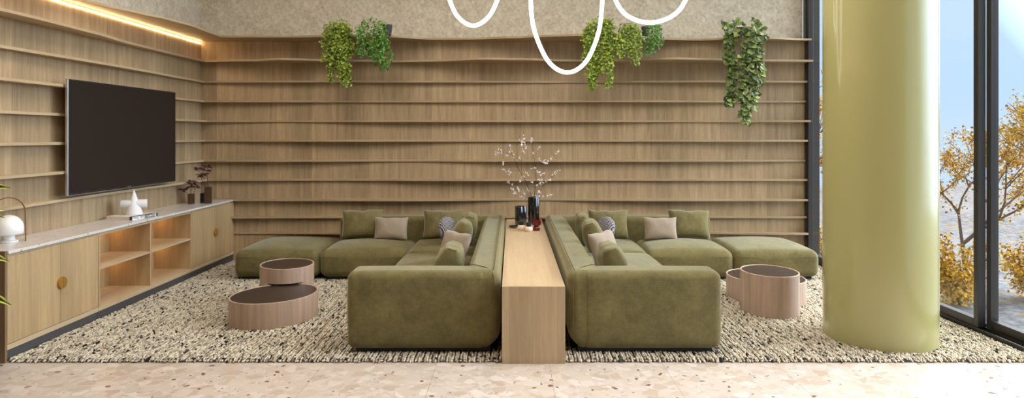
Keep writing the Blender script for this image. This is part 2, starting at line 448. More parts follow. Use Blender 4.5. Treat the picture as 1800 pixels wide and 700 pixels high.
def interp(tab, x):
    """smooth interpolation of (x, value) pairs"""
    if x <= tab[0][0]: return tab[0][1]
    for (a, p), (b_, q) in zip(tab, tab[1:]):
        if x <= b_:
            u = (x-a)/(b_-a); u = u*u*(3-2*u); return p+(q-p)*u
    return tab[-1][1]
F = 1150.0
def at(px, py, D):       # measured picture position + distance -> metres
    return ((px-900)*D/F, D, EYE+(238-py)*D/F)

# ------------------------------------------------------------------ the room
XL, XR, YB, YF = -4.03, 3.78, 8.48, -3.0
struct(MB().box(XL-.2, XR+.14, YF-.2, YB+.2, -.25, 0).build('floor', M['terrazzo']), 'pale pinkish terrazzo floor laid in large square tiles', 'floor')
struct(MB().box(XL-.2, XR+.6, YF-.2, YB+.2, CEIL, CEIL+.2).build('ceiling', M['ceilingm']), 'plain white ceiling above the room', 'ceiling')
struct(MB().box(XL-.2, XR, YB+.03, YB+.2, 0, CEIL).build('wall_back', M['plaster']), 'rough beige plaster wall above the back shelving', 'wall')
struct(MB().box(XL-.2, XL-.03, YF, YB+.03, 0, CEIL).build('wall_left', M['plaster']), 'rough beige plaster wall above the left shelving', 'wall')
struct(MB().box(XL-.2, XR+.1, YF-.2, YF, 0, CEIL).build('wall_front', M['dark_wood']), 'unseen wall behind the viewpoint, darkened to cut bounced light', 'wall')  # dark finish picked to cut light bounced onto the sofa fronts
# oak wall cladding
WT = 2.835
c1 = MB().box(XL-.03, 3.80, YB, YB+.03, 0, WT).build('wall_panelling', M['oak_wall'])
tag(c1, 'long oak veneer panelling covering the lower back wall behind the sofas', 'wall panel')
c2 = MB().box(XL-.03, XL, YF+.02, YB, 0, WT).build('wall_panelling', M['oak_wall'])
tag(c2, 'oak veneer panelling on the left wall behind the television', 'wall panel')

# ---- ledges
ORD = ['topmost', 'second', 'third', 'fourth', 'fifth', 'sixth', 'seventh', 'eighth', 'ninth', 'tenth', 'lowest']
Z = [2.835, 2.57, 2.311, 2.056, 1.802, 1.5495, 1.293, 1.046, .787, .5637, .355]
def X(px): return (px-900)*8.3/F
top_tab = [(X(385), .40), (X(440), .37), (X(520), .36), (X(600), .42), (X(640), .44), (X(690), .37), (X(760), .18), (X(830), .19), (X(900), .30), (X(960), .42), (X(1020), .50), (X(1080), .46), (X(1150), .2), (X(1235), .1), (X(1300), .27), (X(1345), .24), (X(1424), .12)]
sec_tab = [(X(355), .12), (X(440), .2), (X(500), .34), (X(600), .18), (X(690), .1), (X(760), .16), (X(850), .38), (X(920), .33), (X(1000), .18), (X(1060), .17), (X(1180), .4), (X(1240), .34), (X(1300), .2), (X(1424), .16)]
def back_p(k, x):
    if k == 0: return interp(top_tab, x)
    if k == 1: return interp(sec_tab, x)
    amp = .03 if k < 8 else .036
    base = .066
    return base + amp*math.sin(x*1.25+k*2.1) + .5*amp*math.sin(x*2.3+k*1.3)
left_top = [(-3, .3), (2, .35), (4.6, .28), (5.9, .16), (6.2, .2), (6.5, .30), (6.9, .41), (7.3, .46), (7.8, .44), (8.48, .42)]
left_sec = [(-3, .1), (4.2, .16), (5.3, .19), (6.0, .17), (6.8, .1), (7.6, .09), (8.48, .1)]
def left_p(k, y):
    if k == 0: return interp(left_top, y)
    if k == 1: return interp(left_sec, y)
    return .085 + .025*math.sin(y*1.6+k*1.9)
TH = .024
for k in range(11):
    x0 = XL + (.0 if k > 7 else left_p(k, YB))
    xe = 3.83
    xs = [x0+(xe-x0)*i/150 for i in range(151)]
    zt = Z[k]+(TH if k == 0 else TH/2); zb = zt-TH
    mb = MB(); vs = []; n = len(xs)
    for x in xs:
        p = back_p(k, x)
        if k == 0 and x < x0+.25: p = back_p(k, x0+.25)
        yf = YB-p
        vs += [(x, YB, zb), (x, yf, zb), (x, yf, zt), (x, YB, zt)]
    fs = []
    for i in range(n-1):
        a, c = i*4, i*4+4
        for q in range(4):
            r_ = (q+1) % 4; fs.append((a+q, c+q, c+r_, a+r_))
    fs += [(0, 1, 2, 3), tuple((n-1)*4+q for q in (3, 2, 1, 0))]
    o = smooth_angle(mb.add(vs, fs).build('wall_ledge', M['oak_x']))
    w = 'wavy oak ledge along the back wall, ' + (ORD[k]+' of its stack' if k else 'topmost and deepest, carrying the trailing plants')
    tag(o, w if k in (0, 10) else 'wavy oak ledge along the back wall, '+ORD[k]+' from the top', 'ledge', 'ledges on the back wall')
    if k < 8:
        ys = [YF+.1+(YB-YF-.1)*i/150 for i in range(151)]
        mb = MB(); vs = []
        for y in ys:
            xf = XL+left_p(k, y)
            vs += [(XL, y, zb), (XL, y, zt), (xf, y, zt), (xf, y, zb)]
        fs = []
        for i in range(len(ys)-1):
            a, c = i*4, i*4+4
            for q in range(4):
                r_ = (q+1) % 4; fs.append((a+q, c+q, c+r_, a+r_))
        fs += [(0, 1, 2, 3), tuple((len(ys)-1)*4+q for q in (3, 2, 1, 0))]
        o = smooth_angle(mb.add(vs, fs).build('wall_ledge', M['oak_y']))
        tag(o, 'wavy oak ledge along the left television wall, '+('topmost, above the glowing light strip' if k == 0 else ORD[k]+' from the top'), 'ledge', 'ledges on the left wall')
# LED strip
led = MB().box(XL+.001, XL+.010, YF+.3, YB-.01, 2.806, 2.815).build('light_strip', M['led'])
tag(led, 'thin warm glowing light strip under the top ledge of the left wall', 'light strip')

# ------------------------------------------------------------------ glass wall on the right
def pane_frame(name, label, y0, y1, x0, x1, ztop):
    root = thing(name, label, 'window', (0, 0, 0)); struct(root)
    w = .052
    MB().bbox(x0, x1, y0, y0+w, .05, ztop).build('stile', M['bronze'], root)
    MB().bbox(x0, x1, y1-w, y1, .05, ztop).build('stile', M['bronze'], root)
    MB().bbox(x0, x1, y0+w, y1-w, .05, .115).build('bottom_rail', M['bronze'], root)
    MB().bbox(x0, x1, y0+w, y1-w, ztop-.08, ztop).build('top_rail', M['bronze'], root)
    MB().box((x0+x1)/2-.006, (x0+x1)/2+.006, y0+w, y1-w, .115, ztop-.08).build('glass_pane', M['glass'], root)
    return root
ZT = CEIL-.05
pane_frame('window_1', 'tall glass leaf of the window wall behind the green column', 5.336, 8.44, 3.80, 3.865, ZT)
pane_frame('window_2', 'tall glass leaf of the window wall nearest the right edge', 2.25, 5.36, 3.885, 3.95, ZT)
struct(MB().box(XR, 3.97, YF, 2.249, .05, ZT).build('light_block_wall', M['dark_wood']), 'dark wall added unseen right of the viewpoint to block light', 'wall')  # solid wall added out of view to keep light off the sofa fronts
tr_ = MB().box(XR, 3.97, YF, YB+.03, 0, .022)
for xx in (3.792, 3.872, 3.957): tr_.box(xx-.006, xx+.006, YF, YB+.03, .022, .05)
struct(tr_.build('trim_1', M['bronze']), 'dark bronze sliding track along the foot of the window wall', 'trim')
struct(MB().box(XR, 3.97, YF, YB+.03, ZT, CEIL).build('trim_2', M['bronze']), 'dark bronze head rail of the window wall', 'trim')
struct(MB().bbox(3.79, 3.97, 8.44, 8.52, 0, ZT).build('trim_3', M['bronze']), 'dark bronze corner post where window wall meets back wall', 'trim')

# column
col = MB().lathe([(.405, 0.0), (.405, CEIL)], (0, 0, 0), 96)
o = smooth_angle(col.build('column', M['column'], loc=(2.91, 5.19, 0)))
struct(o, 'fat round column in glossy pale green lacquer by the window wall', 'column')

# ------------------------------------------------------------------ made-up ceiling fill panels, out of view
for i, (x, y) in enumerate(FILL_PANELS):
    r_ = thing('fill_light_panel', 'square fill light panel added unseen above the '+['floor in front of the left sofa', 'floor in front of the right sofa', 'left low oval table', 'middle of the right sofa'][i], 'ceiling light', (x, y, CEIL-.02), 0, 'added ceiling fill panels')
    fr_ = MB()
    for a in ((-.8, .8, -.8, -.76), (-.8, .8, .76, .8), (-.8, -.76, -.76, .76), (.76, .8, -.76, .76)): fr_.box(*a, -.02, .02)
    fr_.build('frame', M['white'], r_); MB().box(-.76, .76, -.76, .76, 0, .015).build('fill_glow', M['panel'], r_)

# ------------------------------------------------------------------ rug
def make_rug():
    rng = np.random.default_rng(3)
    root = thing('woven_rug', 'large shaggy cream, grey and black wool rug under both sofas', 'rug')
    x0, x1, y0, y1 = -3.60, 3.775, 4.655, 8.1
    MB().box(x0+.01, x1-.01, y0+.01, y1, .0, .008).build('backing', M['rugback'], root)
    dx, dy = .0200, .0165
    nx, ny = int((x1-x0)/dx), int((y1-y0)/dy)
    gx, gy = np.meshgrid(np.arange(nx), np.arange(ny), indexing='ij')
    px = x0+.015+gx*dx+rng.normal(0, .0018, gx.shape)+.004*np.sin(gy*dy*9+gx*2.3)
    py = y0+.008+gy*dy+rng.normal(0, .006, gx.shape)+ (gx % 2)*dy*.5
    # leave out pile under the sofas' middle (never seen)
    keep = (px < x1-.012) & ~((px > -1.12) & (px < 1.45) & (py > 4.9) & (py < 7.0) & ~((px > -.12) & (px < .45))) & (np.hypot(px-2.91, py-5.19) > .39) & ~((np.abs(px) > .0) & (px > -2.95) & (px < 3.3) & (py > 7.35))
    px, py, gx_, gy_ = px[keep], py[keep], gx[keep], gy[keep]
    N = len(px)
    # a tuft: 3 rings of 5 + ends, long axis along y, arched
    k = 6; rings = [(-1.0, .35, 0), (-.45, .95, .004), (.35, 1.0, .006), (1.0, .4, .001)]
    t = []
    for (u, r, zz) in rings:
        for i in range(k):
            a = 2*PI*i/k; t.append((math.cos(a)*r, u, math.sin(a)*r, zz))
    t = np.array(t)
    fs = []
    for q in range(len(rings)-1):
        for i in range(k):
            j = (i+1) % k; fs.append((q*k+i, (q+1)*k+i, (q+1)*k+j, q*k+j))
    fs.append((3*k+0, 3*k+1, 3*k+2, 3*k+3)); fs.append((3*k+3, 3*k+4, 3*k+5, 3*k+0))
    fs.append((3, 2, 1, 0)); fs.append((0, 5, 4, 3))
    fs = np.array(fs)
    rx = rng.uniform(.0070, .0096, N); ry = rng.uniform(.0095, .0165, N); rz = rng.uniform(.0055, .0085, N)
    tw = rng.normal(0, .14, N); h = rng.uniform(.012, .0175, N); h = np.where(py < y0+.022, h*.45, h)
    lx = t[None, :, 0]*rx[:, None]; ly = t[None, :, 1]*ry[:, None]; lz = t[None, :, 2]*rz[:, None]+t[None, :, 3]
    vx = px[:, None]+lx*np.cos(tw)[:, None]-ly*np.sin(tw)[:, None]
    vy = py[:, None]+lx*np.sin(tw)[:, None]+ly*np.cos(tw)[:, None]
    vz = h[:, None]+lz + t[None, :, 1]*rng.normal(0, .0035, N)[:, None]
    V = np.stack([vx, vy, np.maximum(vz, .002)], -1).reshape(-1, 3)
    nv = len(t)
    FF = (fs[None]+(np.arange(N)*nv)[:, None, None]).reshape(-1, 4)
    me = bpy.data.meshes.new('pile')
    me.vertices.add(len(V)); me.vertices.foreach_set('co', V.astype('f').ravel())
    me.loops.add(FF.size); me.loops.foreach_set('vertex_index', FF.astype('i').ravel())
    me.polygons.add(len(FF)); me.polygons.foreach_set('loop_start', np.arange(0, FF.size, 4, dtype='i')); me.polygons.foreach_set('loop_total', np.full(len(FF), 4, dtype='i'))
    me.polygons.foreach_set('use_smooth', np.ones(len(FF), dtype=bool))
    me.update(calc_edges=True); me.validate()
    pal = np.array([srgb(214, 204, 186), srgb(202, 191, 170), srgb(184, 171, 148), srgb(168, 157, 140), srgb(140, 132, 120), srgb(84, 79, 72), srgb(44, 41, 38)])
    # yarn runs: each row keeps a shade for a while
    seg = np.floor((gy_+rng.integers(0, 9, nx)[gx_])/3).astype(int)
    hsh = (np.sin(gx_*12.9898+seg*78.233)*43758.5453) % 1
    pick = np.where(rng.random(N) < .68, hsh, rng.random(N))
    ci = np.searchsorted([.24, .50, .72, .86, .935, .97], pick)
    colr = pal[ci]*rng.uniform(.84, 1.02, N)[:, None]
    CA = np.ones((N, nv, 4)); CA[:, :, :3] = colr[:, None, :]
    at_ = me.color_attributes.new('yarn', 'FLOAT_COLOR', 'POINT'); at_.data.foreach_set('color', CA.astype('f').ravel())
    me.materials.append(M['rug'])
    o = bpy.data.objects.new('pile', me); C.objects.link(o); o.parent = root
    o['kind'] = 'stuff'
make_rug()
RT = .026   # rug surface height

# ------------------------------------------------------------------ sofas
CX = .163   # mirror plane of the seating group
def make_sofa(side, lab, olab):
    """side=-1 left sofa, +1 right sofa; built in mirrored world coordinates"""
    def mx(x): return x if side < 0 else 2*CX-x
    root = thing('corner_sofa', lab, 'sofa', (mx(-.65), 6.4, RT))
    def part(name, x0, x1, y0, y1, z0, z1, r, m_=8, crown=0, puff=0, n=5, parent=root, mt='velvet', deform=None):
        a, b_ = sorted((mx(x0), mx(x1)))
        mb = MB().rbox((a+b_)/2-root_loc[0], (y0+y1)/2-root_loc[1], (z0+z1)/2-root_loc[2], b_-a, y1-y0, z1-z0, r, n, m_, crown, puff, deform)
        return mb.build(name, M[mt], parent, True)
    root_loc = Vector(root.location)
    zb = .052
    # outer back, undercut towards the floor on the console side
    def undercut(q, u, w, k):
        s_ = -1 if side < 0 else 1
        if k < -.45 and u*s_ < 0:
            f_ = ((-k-.45)/.55)**2; q[0] += s_*.085*f_*abs(u)
        return q
    part('armrest', -1.21, -.185, 4.78, 5.05, zb, .618, .055, crown=.008, puff=.012)
    part('backrest', -.345, -.083, 4.782, 8.25, zb, .622, .075, m_=14, crown=.008, deform=undercut)
    part('backrest', -2.11, -.12, 7.99, 8.25, zb, .622, .06, m_=12, crown=.008)
    part('seat', -1.17, -.33, 5.04, 7.08, zb, .345, .065, m_=14, crown=.055, puff=.012)
    part('seat', -1.16, -.33, 7.085, 8.0, zb, .345, .065, crown=.055, puff=.01)
    part('seat', -2.12, -1.165, 7.2, 8.0, zb, .335, .075, m_=14, crown=.07, puff=.012)
    # piping lines
    def pipe(pts, parent=root):
        P_ = [(mx(x)-root_loc[0], y-root_loc[1], z-root_loc[2]) for x, y, z in pts]
        return P_
    mb = MB()
    mb.tube(pipe([(-2.06, 7.197, .272), (-1.22, 7.197, .272)]), .003, 6)
    mb.tube(pipe([(-.135, 4.84+.0, .626), (-.135, 6.0, .632), (-.135, 7.2, .632), (-.135, 8.2, .626)]), .0028, 6)
    q = [(-.36, 5.03, .624), (-.28, 5.01, .629), (-.20, 4.93, .627), (-.15, 4.84, .618), (-.14, 4.80, .60), (-.128, 4.779, .56), (-.12, 4.777, .45), (-.118, 4.777, .15)]
    mb.tube(pipe(q), .0026, 6)
    mb.build('piping', M['seam'], root)
    # recessed plinth
    pl = MB()
    for (x0, x1, y0, y1) in ((-1.15, -.16, 4.83, 8.15), (-2.05, -1.1, 7.26, 8.15)):
        a, b_ = sorted((mx(x0), mx(x1)))
        pl.box(a-root_loc[0], b_-root_loc[0], y0-root_loc[1], y1-root_loc[1], RT-.004-root_loc[2], zb+.02-root_loc[2])
    pl.build('plinth', M['black'], root)
    # ottoman
    a, b_ = sorted((mx(-3.07), mx(-2.135)))
    ot = thing('ottoman', olab, 'ottoman', ((a+b_)/2, 7.70, RT))
    MB().rbox(0, 0, (zb+.335)/2-RT, b_-a, 1.0, .335-zb, .075, 5, 14, .06, .012).build('cushion', M['velvet'], ot, True)
    MB().tube([(-.41, -.503, .272-RT), (.41, -.503, .272-RT)], .003, 6).build('piping', M['seam'], ot)
    MB().box(-.40, .40, -.43, .43, -.004, zb+.02-RT).build('plinth', M['black'], ot)
make_sofa(-1, 'olive green velvet corner sofa left of the oak console', 'wide armless olive velvet ottoman between left sofa and cabinet')
make_sofa(1, 'olive green velvet corner sofa right of the oak console', 'wide armless olive velvet ottoman at far right beside the column')

# ------------------------------------------------------------------ cushions
def pillow_mesh(w, h, t, round_=False, n=18, seed=0, gus=0.0):
    rg = random.Random(seed); vs = []; fs = []
    ph = [rg.uniform(0, 6.28) for _ in range(4)]
    for sgn in (-1, 1):
        base = len(vs)
        for i in range(n+1):
            for j in range(n+1):
                u, v = -1+2*i/n, -1+2*j/n
                if round_:
                    x = u*math.sqrt(1-v*v/2); z = v*math.sqrt(1-u*u/2); rr = min(1, x*x+z*z)
                    d = (1-rr)**.5
                    vs.append((x*w/2, sgn*d*t/2, z*h/2))
                else:
                    pin = .07 if not gus else .025
                    x = u*(1-pin*(1-v*v)); z = v*(1-pin*(1-u*u))
                    d = (max(0, 1-abs(u)**3)**.55)*(max(0, 1-abs(v)**3)**.55)
                    d = gus*(1-.42*max(0, v)) + (1-gus)*d
                    if gus: x *= 1-.07*u*u*v*v; z *= 1-.09*u*u*v*v
                    d *= 1+.05*math.sin(5*u+ph[0])*math.sin(4*v+ph[1])
                    e = .012*math.sin(7*u+ph[2])*abs(v)**3
                    vs.append((x*w/2, sgn*d*t/2, z*h/2+e*h))
        for i in range(n):
            for j in range(n):
                q = (base+i*(n+1)+j, base+(i+1)*(n+1)+j, base+(i+1)*(n+1)+j+1, base+i*(n+1)+j+1)
                fs.append(q if sgn < 0 else tuple(reversed(q)))
    if gus:
        m_ = (n+1)**2; rim = [i*(n+1) for i in range(n+1)]+[n*(n+1)+j for j in range(1, n+1)]+[i*(n+1)+n for i in range(n-1, -1, -1)]+[j for j in range(n-1, 0, -1)]
        for a_, b_ in zip(rim, rim[1:]+rim[:1]): fs.append((b_, a_, a_+m_, b_+m_))
    me_v = {}; remap = []; V = []
    for p in vs:
        k = (round(p[0], 5), round(p[1], 5), round(p[2], 5))
        if k not in me_v: me_v[k] = len(V); V.append(p)
        remap.append(me_v[k])
    return V, [tuple(remap[i] for i in f) for f in fs]
def cushion(label, x, y, z, w, h, t, yaw, tilt, material, group=None, round_=False, roll=0, name='cushion', seed=0, gus=0.0):
    """z = height of the lower edge; yaw turns the front from -y; tilt leans it back"""
    V, F_ = pillow_mesh(w, h, t, round_, seed=seed, gus=gus)
    mb = MB().add(V, F_); o = mb.build(name, M[material], None, True)
    if gus: smooth_angle(o, 50)
    R = Matrix.Rotation(math.radians(yaw), 4, 'Z') @ Matrix.Rotation(math.radians(-tilt), 4, 'X') @ Matrix.Rotation(math.radians(roll), 4, 'Y')
    o.rotation_euler = R.to_euler()
    lo = min((R @ Vector(p)).z for p in V)
    o.location = (x, y, z-lo)
    tag(o, label, 'cushion', group)
    return o
SZ = .400
for s in (-1, 1):
    side = 'left' if s < 0 else 'right'
    def mx(x): return x if s < 0 else 2*CX-x
    g = None
    cushion(f'large olive cushion at the outer end of the {side} sofa\'s rear back', mx(-1.80), 7.86, SZ-.02, .50, .34, .15, 0, 14, 'velvet_p', roll=-2*s*-1, seed=1)
    cushion(f'smaller beige cushion propped on the {side} sofa against the olive ones', mx(-1.43), 7.74, SZ-.02, .40, .275, .13, 0, 16, 'beige_velvet', seed=2)
    cushion(f'large olive cushion in the rear corner of the {side} sofa', mx(-.83), 7.86, SZ-.02, .48, .35, .15, 0, 14, 'velvet_p', seed=3)
    cushion(f'round grey houndstooth cushion leaning in the {side} sofa\'s corner', mx(-.715), 7.41, SZ-.01, .33, .33, .17, -62*(-s)*-1, 22, 'hound', round_=True, name='round_cushion', seed=4)
    cushion(f'olive cushion standing against the {side} sofa\'s long back, furthest from the armrest', mx(-.50), 7.50, SZ-.02, .42, .345, .20, -88*(-s)*-1*-1 if False else (-88 if s < 0 else 88), 16, 'velvet_p', seed=5, gus=.55)
    cushion(f'olive cushion standing against the {side} sofa\'s long back, between round and beige cushions', mx(-.53), 6.93, SZ-.01, .42, .33, .22, (-86 if s < 0 else 86), 18, 'velvet_p', seed=6, gus=.55)
    cushion(f'beige cushion turned askew behind the nearest olive one, {side} sofa', mx(-.55), 6.2, SZ-.01, .42, .33, .15, (-52 if s < 0 else 52), 20, 'beige_velvet', seed=7)
    cushion(f'olive cushion standing nearest the front armrest of the {side} sofa', mx(-.53), 5.62, SZ-.01, .44, .29, .24, (-90 if s < 0 else 90), 16, 'velvet_p', seed=8, gus=.55)

# ------------------------------------------------------------------ console between the sofas
ct = thing('console_table', 'low solid oak console running between the two green sofas', 'console', (.163-.0, 6.49, 0))
cx0, cx1 = -.0717, .377
MB().bbox(cx0-.163, cx1-.163, 4.634-6.49+.03, 8.36-6.49, .517, .547, .0015).build('top', M['console_top'], ct)
MB().bbox(cx0-.163, cx1-.163, 4.634-6.49, 4.664-6.49, 0, .5468, .0015).build('end_panel', M['console_side'], ct)
MB().bbox(cx0-.163, cx0-.133, 4.664-6.49, 8.36-6.49, RT, .517, .0015).build('side_panel', M['oak_zp'], ct)
MB().bbox(cx1-.193, cx1-.163, 4.664-6.49, 8.36-6.49, RT, .517, .0015).build('side_panel', M['oak_zp'], ct)

# ------------------------------------------------------------------ sideboard on the left
CF = -3.60; CB = XL+.005; CH = .765
def carcass(root, y0, y1, open_=False):
    b0 = root.location
    def bx(name, x0, x1, ya, yb, z0, z1, m_, par=root):
        return MB().bbox(x0-b0[0], x1-b0[0], ya-b0[1], yb-b0[1], z0, z1, .0012).build(name, M[m_], par)
    bx('bottom_panel', CB, CF, y0, y1, .085, .123, 'oak_y')
    bx('top_panel', CB, CF-.012, y0, y1, CH-.022, CH, 'oak_y')
    bx('side_panel', CB, CF-(0 if open_ else .02), y0, y0+.02, .123, CH-.022, 'oak_zp')
    bx('side_panel', CB, CF-(0 if open_ else .02), y1-.02, y1, .123, CH-.022, 'oak_zp')
    bx('back_panel', CB, CB+.012, y0+.02, y1-.02, .123, CH-.022, 'oak_z')
    bx('plinth', CB, CF-.012, y0, y1, 0, .085, 'sideboard_gap')
    return bx
def half_disc(root, y, z, r, sgn):
    pts = [(0, -r), ] ; n = 18
    pts = [(sgn*r*math.sin(PI*i/n)+sgn*.0015, -r*math.cos(PI*i/n)) for i in range(n+1)]
    mb = MB(); vs = []; 
    for xx in (CF+.002, CF+.022):
        for p in pts: vs.append((xx-root.location[0], y+p[0]-root.location[1], z+p[1]))
    m_ = len(pts); fs = [tuple(range(m_)), tuple(reversed(range(m_, 2*m_)))]+[(i, i+m_, (i+1) % m_+m_, (i+1) % m_) for i in range(m_)]
    return mb.add(vs, fs)
def door_cabinet(y0, ys, y1, label, end=None):
    root = thing('cabinet', label, 'cabinet', ((CF+CB)/2, (y0+y1)/2, 0))
    bx = carcass(root, y0, y1)
    for a, b_, sg in ((y0+.003, ys-.0015, -1), (ys+.0015, y1-(.05 if end == 'far' else .003), 1)):
        d = bx('door', CF-.018, CF, a, b_, .127, CH-.012, 'oak_z')
        h_ = half_disc(root, ys, .445, .045, sg).build('handle', M['brass'], d)
    if end == 'far': bx('filler_strip', CF-.018, CF, y1-.047, y1, .127, CH-.004, 'oak_zp')
    return root
door_cabinet(4.665, 5.22, 5.695, 'pale oak two-door cabinet nearest the viewer, round split brass knob')
door_cabinet(7.36, 7.93, 8.465, 'pale oak two-door cabinet in the far corner, round split brass knob', 'far')
root = thing('open_shelf_unit', 'open oak shelving unit of two lit bays between the door cabinets', 'shelf unit', ((CF+CB)/2, 6.52, 0))
bx = carcass(root, 5.70, 7.355, True)
bx('divider', CB+.012, CF, 6.51, 6.53, .123, CH-.022, 'oak_zp')
bx('shelf', CB+.012, CF-.004, 5.72, 6.51, .445, .465, 'oak_y')
bx('shelf', CB+.012, CF-.004, 6.53, 7.335, .445, .465, 'oak_y')
for ya, yb in ((5.72, 6.51), (6.53, 7.335)):
    for zz in (CH-.022, .445):
        s_ = bx('niche_lamp', CB+.03, CB+.09, yb-.16, yb-.10, zz-.008, zz-.001, 'nichelamp')
        L = bpy.data.lights.new('niche_lamp', 'POINT'); L.energy = .35; L.color = (1, .6, .28); L.shadow_soft_size = .02
        lo = bpy.data.objects.new('niche_light', L); C.objects.link(lo); lo.location = (CB+.07, yb-.13, zz-.035)
# brown end panel at the near end
ep = MB().bbox(CB, CF+.004, 4.640, 4.662, 0, CH+.03, .0015).build('end_panel', M['dark_wood'])
tag(ep, 'narrow dark brown end panel closing the near end of the sideboard', 'panel')
wt = MB().bbox(CB, CF+.012, 4.663, 8.475, CH+.006, CH+.028, .003).build('worktop', M['marble'])
tag(wt, 'long white speckled stone worktop lying over the oak sideboard', 'worktop')
CT = CH+.028

# ------------------------------------------------------------------ television
tvr = thing('television', 'large wall-mounted flat television with a dark screen', 'television', (-3.88, 6.634, 1.089))
H_, W2 = 1.0275, .912
MB().bbox(-.028, -.004, -W2, W2, 0, H_, .003).build('housing', M['silver'], tvr)
bz = MB(); e = .012
for a in ((-W2+.004, -W2+e+.004, .004, H_-.004), (W2-e-.004, W2-.004, .004, H_-.004), (-W2+e, W2-e, .004, .004+.018), (-W2+e, W2-e, H_-.004-e, H_-.004)): bz.box(-.004, .0005, a[0], a[1], a[2], a[3])
bz.build('bezel', M['black'], tvr)
MB().box(-.006, -.001, -W2+e, W2-e, .02, H_-.014).build('screen', M['screen'], tvr)
MB().bbox(-.145, -.028, -.25, .25, .35, .70, .004).build('wall_mount', M['black'], tvr)
def text_mesh(s, size, name, material, parent, depth=.0005):
    cu = bpy.data.curves.new(name, 'FONT'); cu.body = s; cu.size = size; cu.extrude = depth; cu.align_x = 'CENTER'; cu.align_y = 'CENTER'
    tmp = bpy.data.objects.new('tmp', cu); C.objects.link(tmp)
    dg = bpy.context.evaluated_depsgraph_get(); dg.update()
    me = bpy.data.meshes.new_from_object(tmp.evaluated_get(dg)); me.name = name
    bpy.data.objects.remove(tmp)
    me.materials.clear(); me.materials.append(material)
    o = bpy.data.objects.new(name, me); C.objects.link(o); o.parent = parent
    return o
lg = text_mesh('SAMSUNG', .016, 'lettering', M['silver'], tvr)
lg.matrix_local = Matrix.Translation((.001, 0, .013)) @ Matrix(((0, 0, 1, 0), (1, 0, 0, 0), (0, 1, 0, 0), (0, 0, 0, 1)))

# ------------------------------------------------------------------ table lamp
lr = thing('table_lamp', 'white mushroom table lamp with an arched brown carrying handle on the worktop', 'lamp', (-3.895, 5.06, CT))
smooth_angle(MB().lathe([(.001, 0), (.062, 0), (.066, .004), (.064, .012), (.045, .02), (.04, .04), (.04, .07), (.001, .07)], n=40).build('base', M['white'], lr))
prof = [(.04, .062), (.094, .062), (.101, .068), (.102, .11)]+[(.102*math.cos(a), .11+.1*math.sin(a)) for a in [PI/2*i/10 for i in range(1, 10)]]+[(.001, .210)]
smooth_angle(MB().lathe(prof, n=48).build('lamp_shade', M['white'], lr), 50)
arc = [(0, -.108, .0), (0, -.108, .1), (0, -.106, .23)]+[(0, -.106*math.cos(a), .23+.115*math.sin(a)) for a in [PI*i/14 for i in range(1, 14)]]+[(0, .106, .23), (0, .108, .1), (0, .108, .0)]
hb = MB(); vs = []; fs = []
for i, p in enumerate(arc):
    a_ = Vector(arc[max(i-1, 0)]); c_ = Vector(arc[min(i+1, len(arc)-1)]); d = (c_-a_).normalized(); nrm = Vector((0, -d.z, d.y))
    for sx, sn in ((-.011, -.003), (.011, -.003), (.011, .003), (-.011, .003)):
        q = Vector(p)+nrm*sn; vs.append((sx, q.y, q.z))
for i in range(len(arc)-1):
    for k in range(4): fs.append((i*4+k, (i+1)*4+k, (i+1)*4+(k+1) % 4, i*4+(k+1) % 4))
fs += [(3, 2, 1, 0), tuple((len(arc)-1)*4+k for k in range(4))]
o = smooth_angle(hb.add(vs, fs).build('handle', M['tanwood'], lr))
o.rotation_euler = (0, 0, math.radians(-62)); 

# ------------------------------------------------------------------ book and sculpture
bk = thing('book', 'thick cream art book with bold black and white spine lying on the worktop', 'book', (-3.80, 6.55, CT), math.radians(-11))
bw, bl, bt = .27, .37, .036
MB().bbox(-bw/2, bw/2, -bl/2, bl/2, 0, .004, .001).build('cover', M['cover'], bk)
MB().bbox(-bw/2, bw/2, -bl/2, bl/2, bt-.004, bt, .001).build('cover', M['cover'], bk)
MB().box(-bw/2+.004, bw/2-.006, -bl/2+.003, bl/2-.003, .004, bt-.004).build('pages', M['paper'], bk)
sp_ = MB().bbox(bw/2-.006, bw/2, -bl/2, bl/2, 0, bt+.0005, .001).build('spine', M['blackcover'], bk)
MB().box(bw/2-.001, bw/2+.0006, -.155, .005, .0, bt-.006).build('spine_label', M['inkwhite'], sp_)
MB().box(bw/2-.001, bw/2+.0006, .150, .162, .0, bt-.003).build('spine_label', M['inkwhite'], sp_)
def face_x(o, x, y, z):
    o.matrix_local = Matrix.Translation((x, y, z)) @ Matrix(((0, 0, 1, 0), (1, 0, 0, 0), (0, 1, 0, 0), (0, 0, 0, 1)))
l1 = text_mesh('WALTER', .036, 'lettering', M['blackcover'], sp_); face_x(l1, bw/2+.001, -.075, .016)
l2 = text_mesh('CHANCE', .032, 'lettering', M['inkwhite'], sp_); face_x(l2, bw/2+.001, .078, .016)
scu = thing('sculpture', 'small white abstract sculpture of a cone pierced by a cylinder, on the book', 'sculpture', (-3.79, 6.56, CT+bt), math.radians(24))
smooth_angle(MB().lathe([(.078, 0), (.080, .004), (.003, .245), (.0005, .247)], n=48).build('cone', M['plasterw'], scu), 40)
cy = MB().lathe([(.001, -.115), (.039, -.115), (.041, -.112), (.041, .112), (.039, .115), (.001, .115)], n=32)
cy.v = [(z, x, y+.105) for x, y, z in cy.v]
smooth_angle(cy.build('cylinder', M['plasterw'], scu), 40)

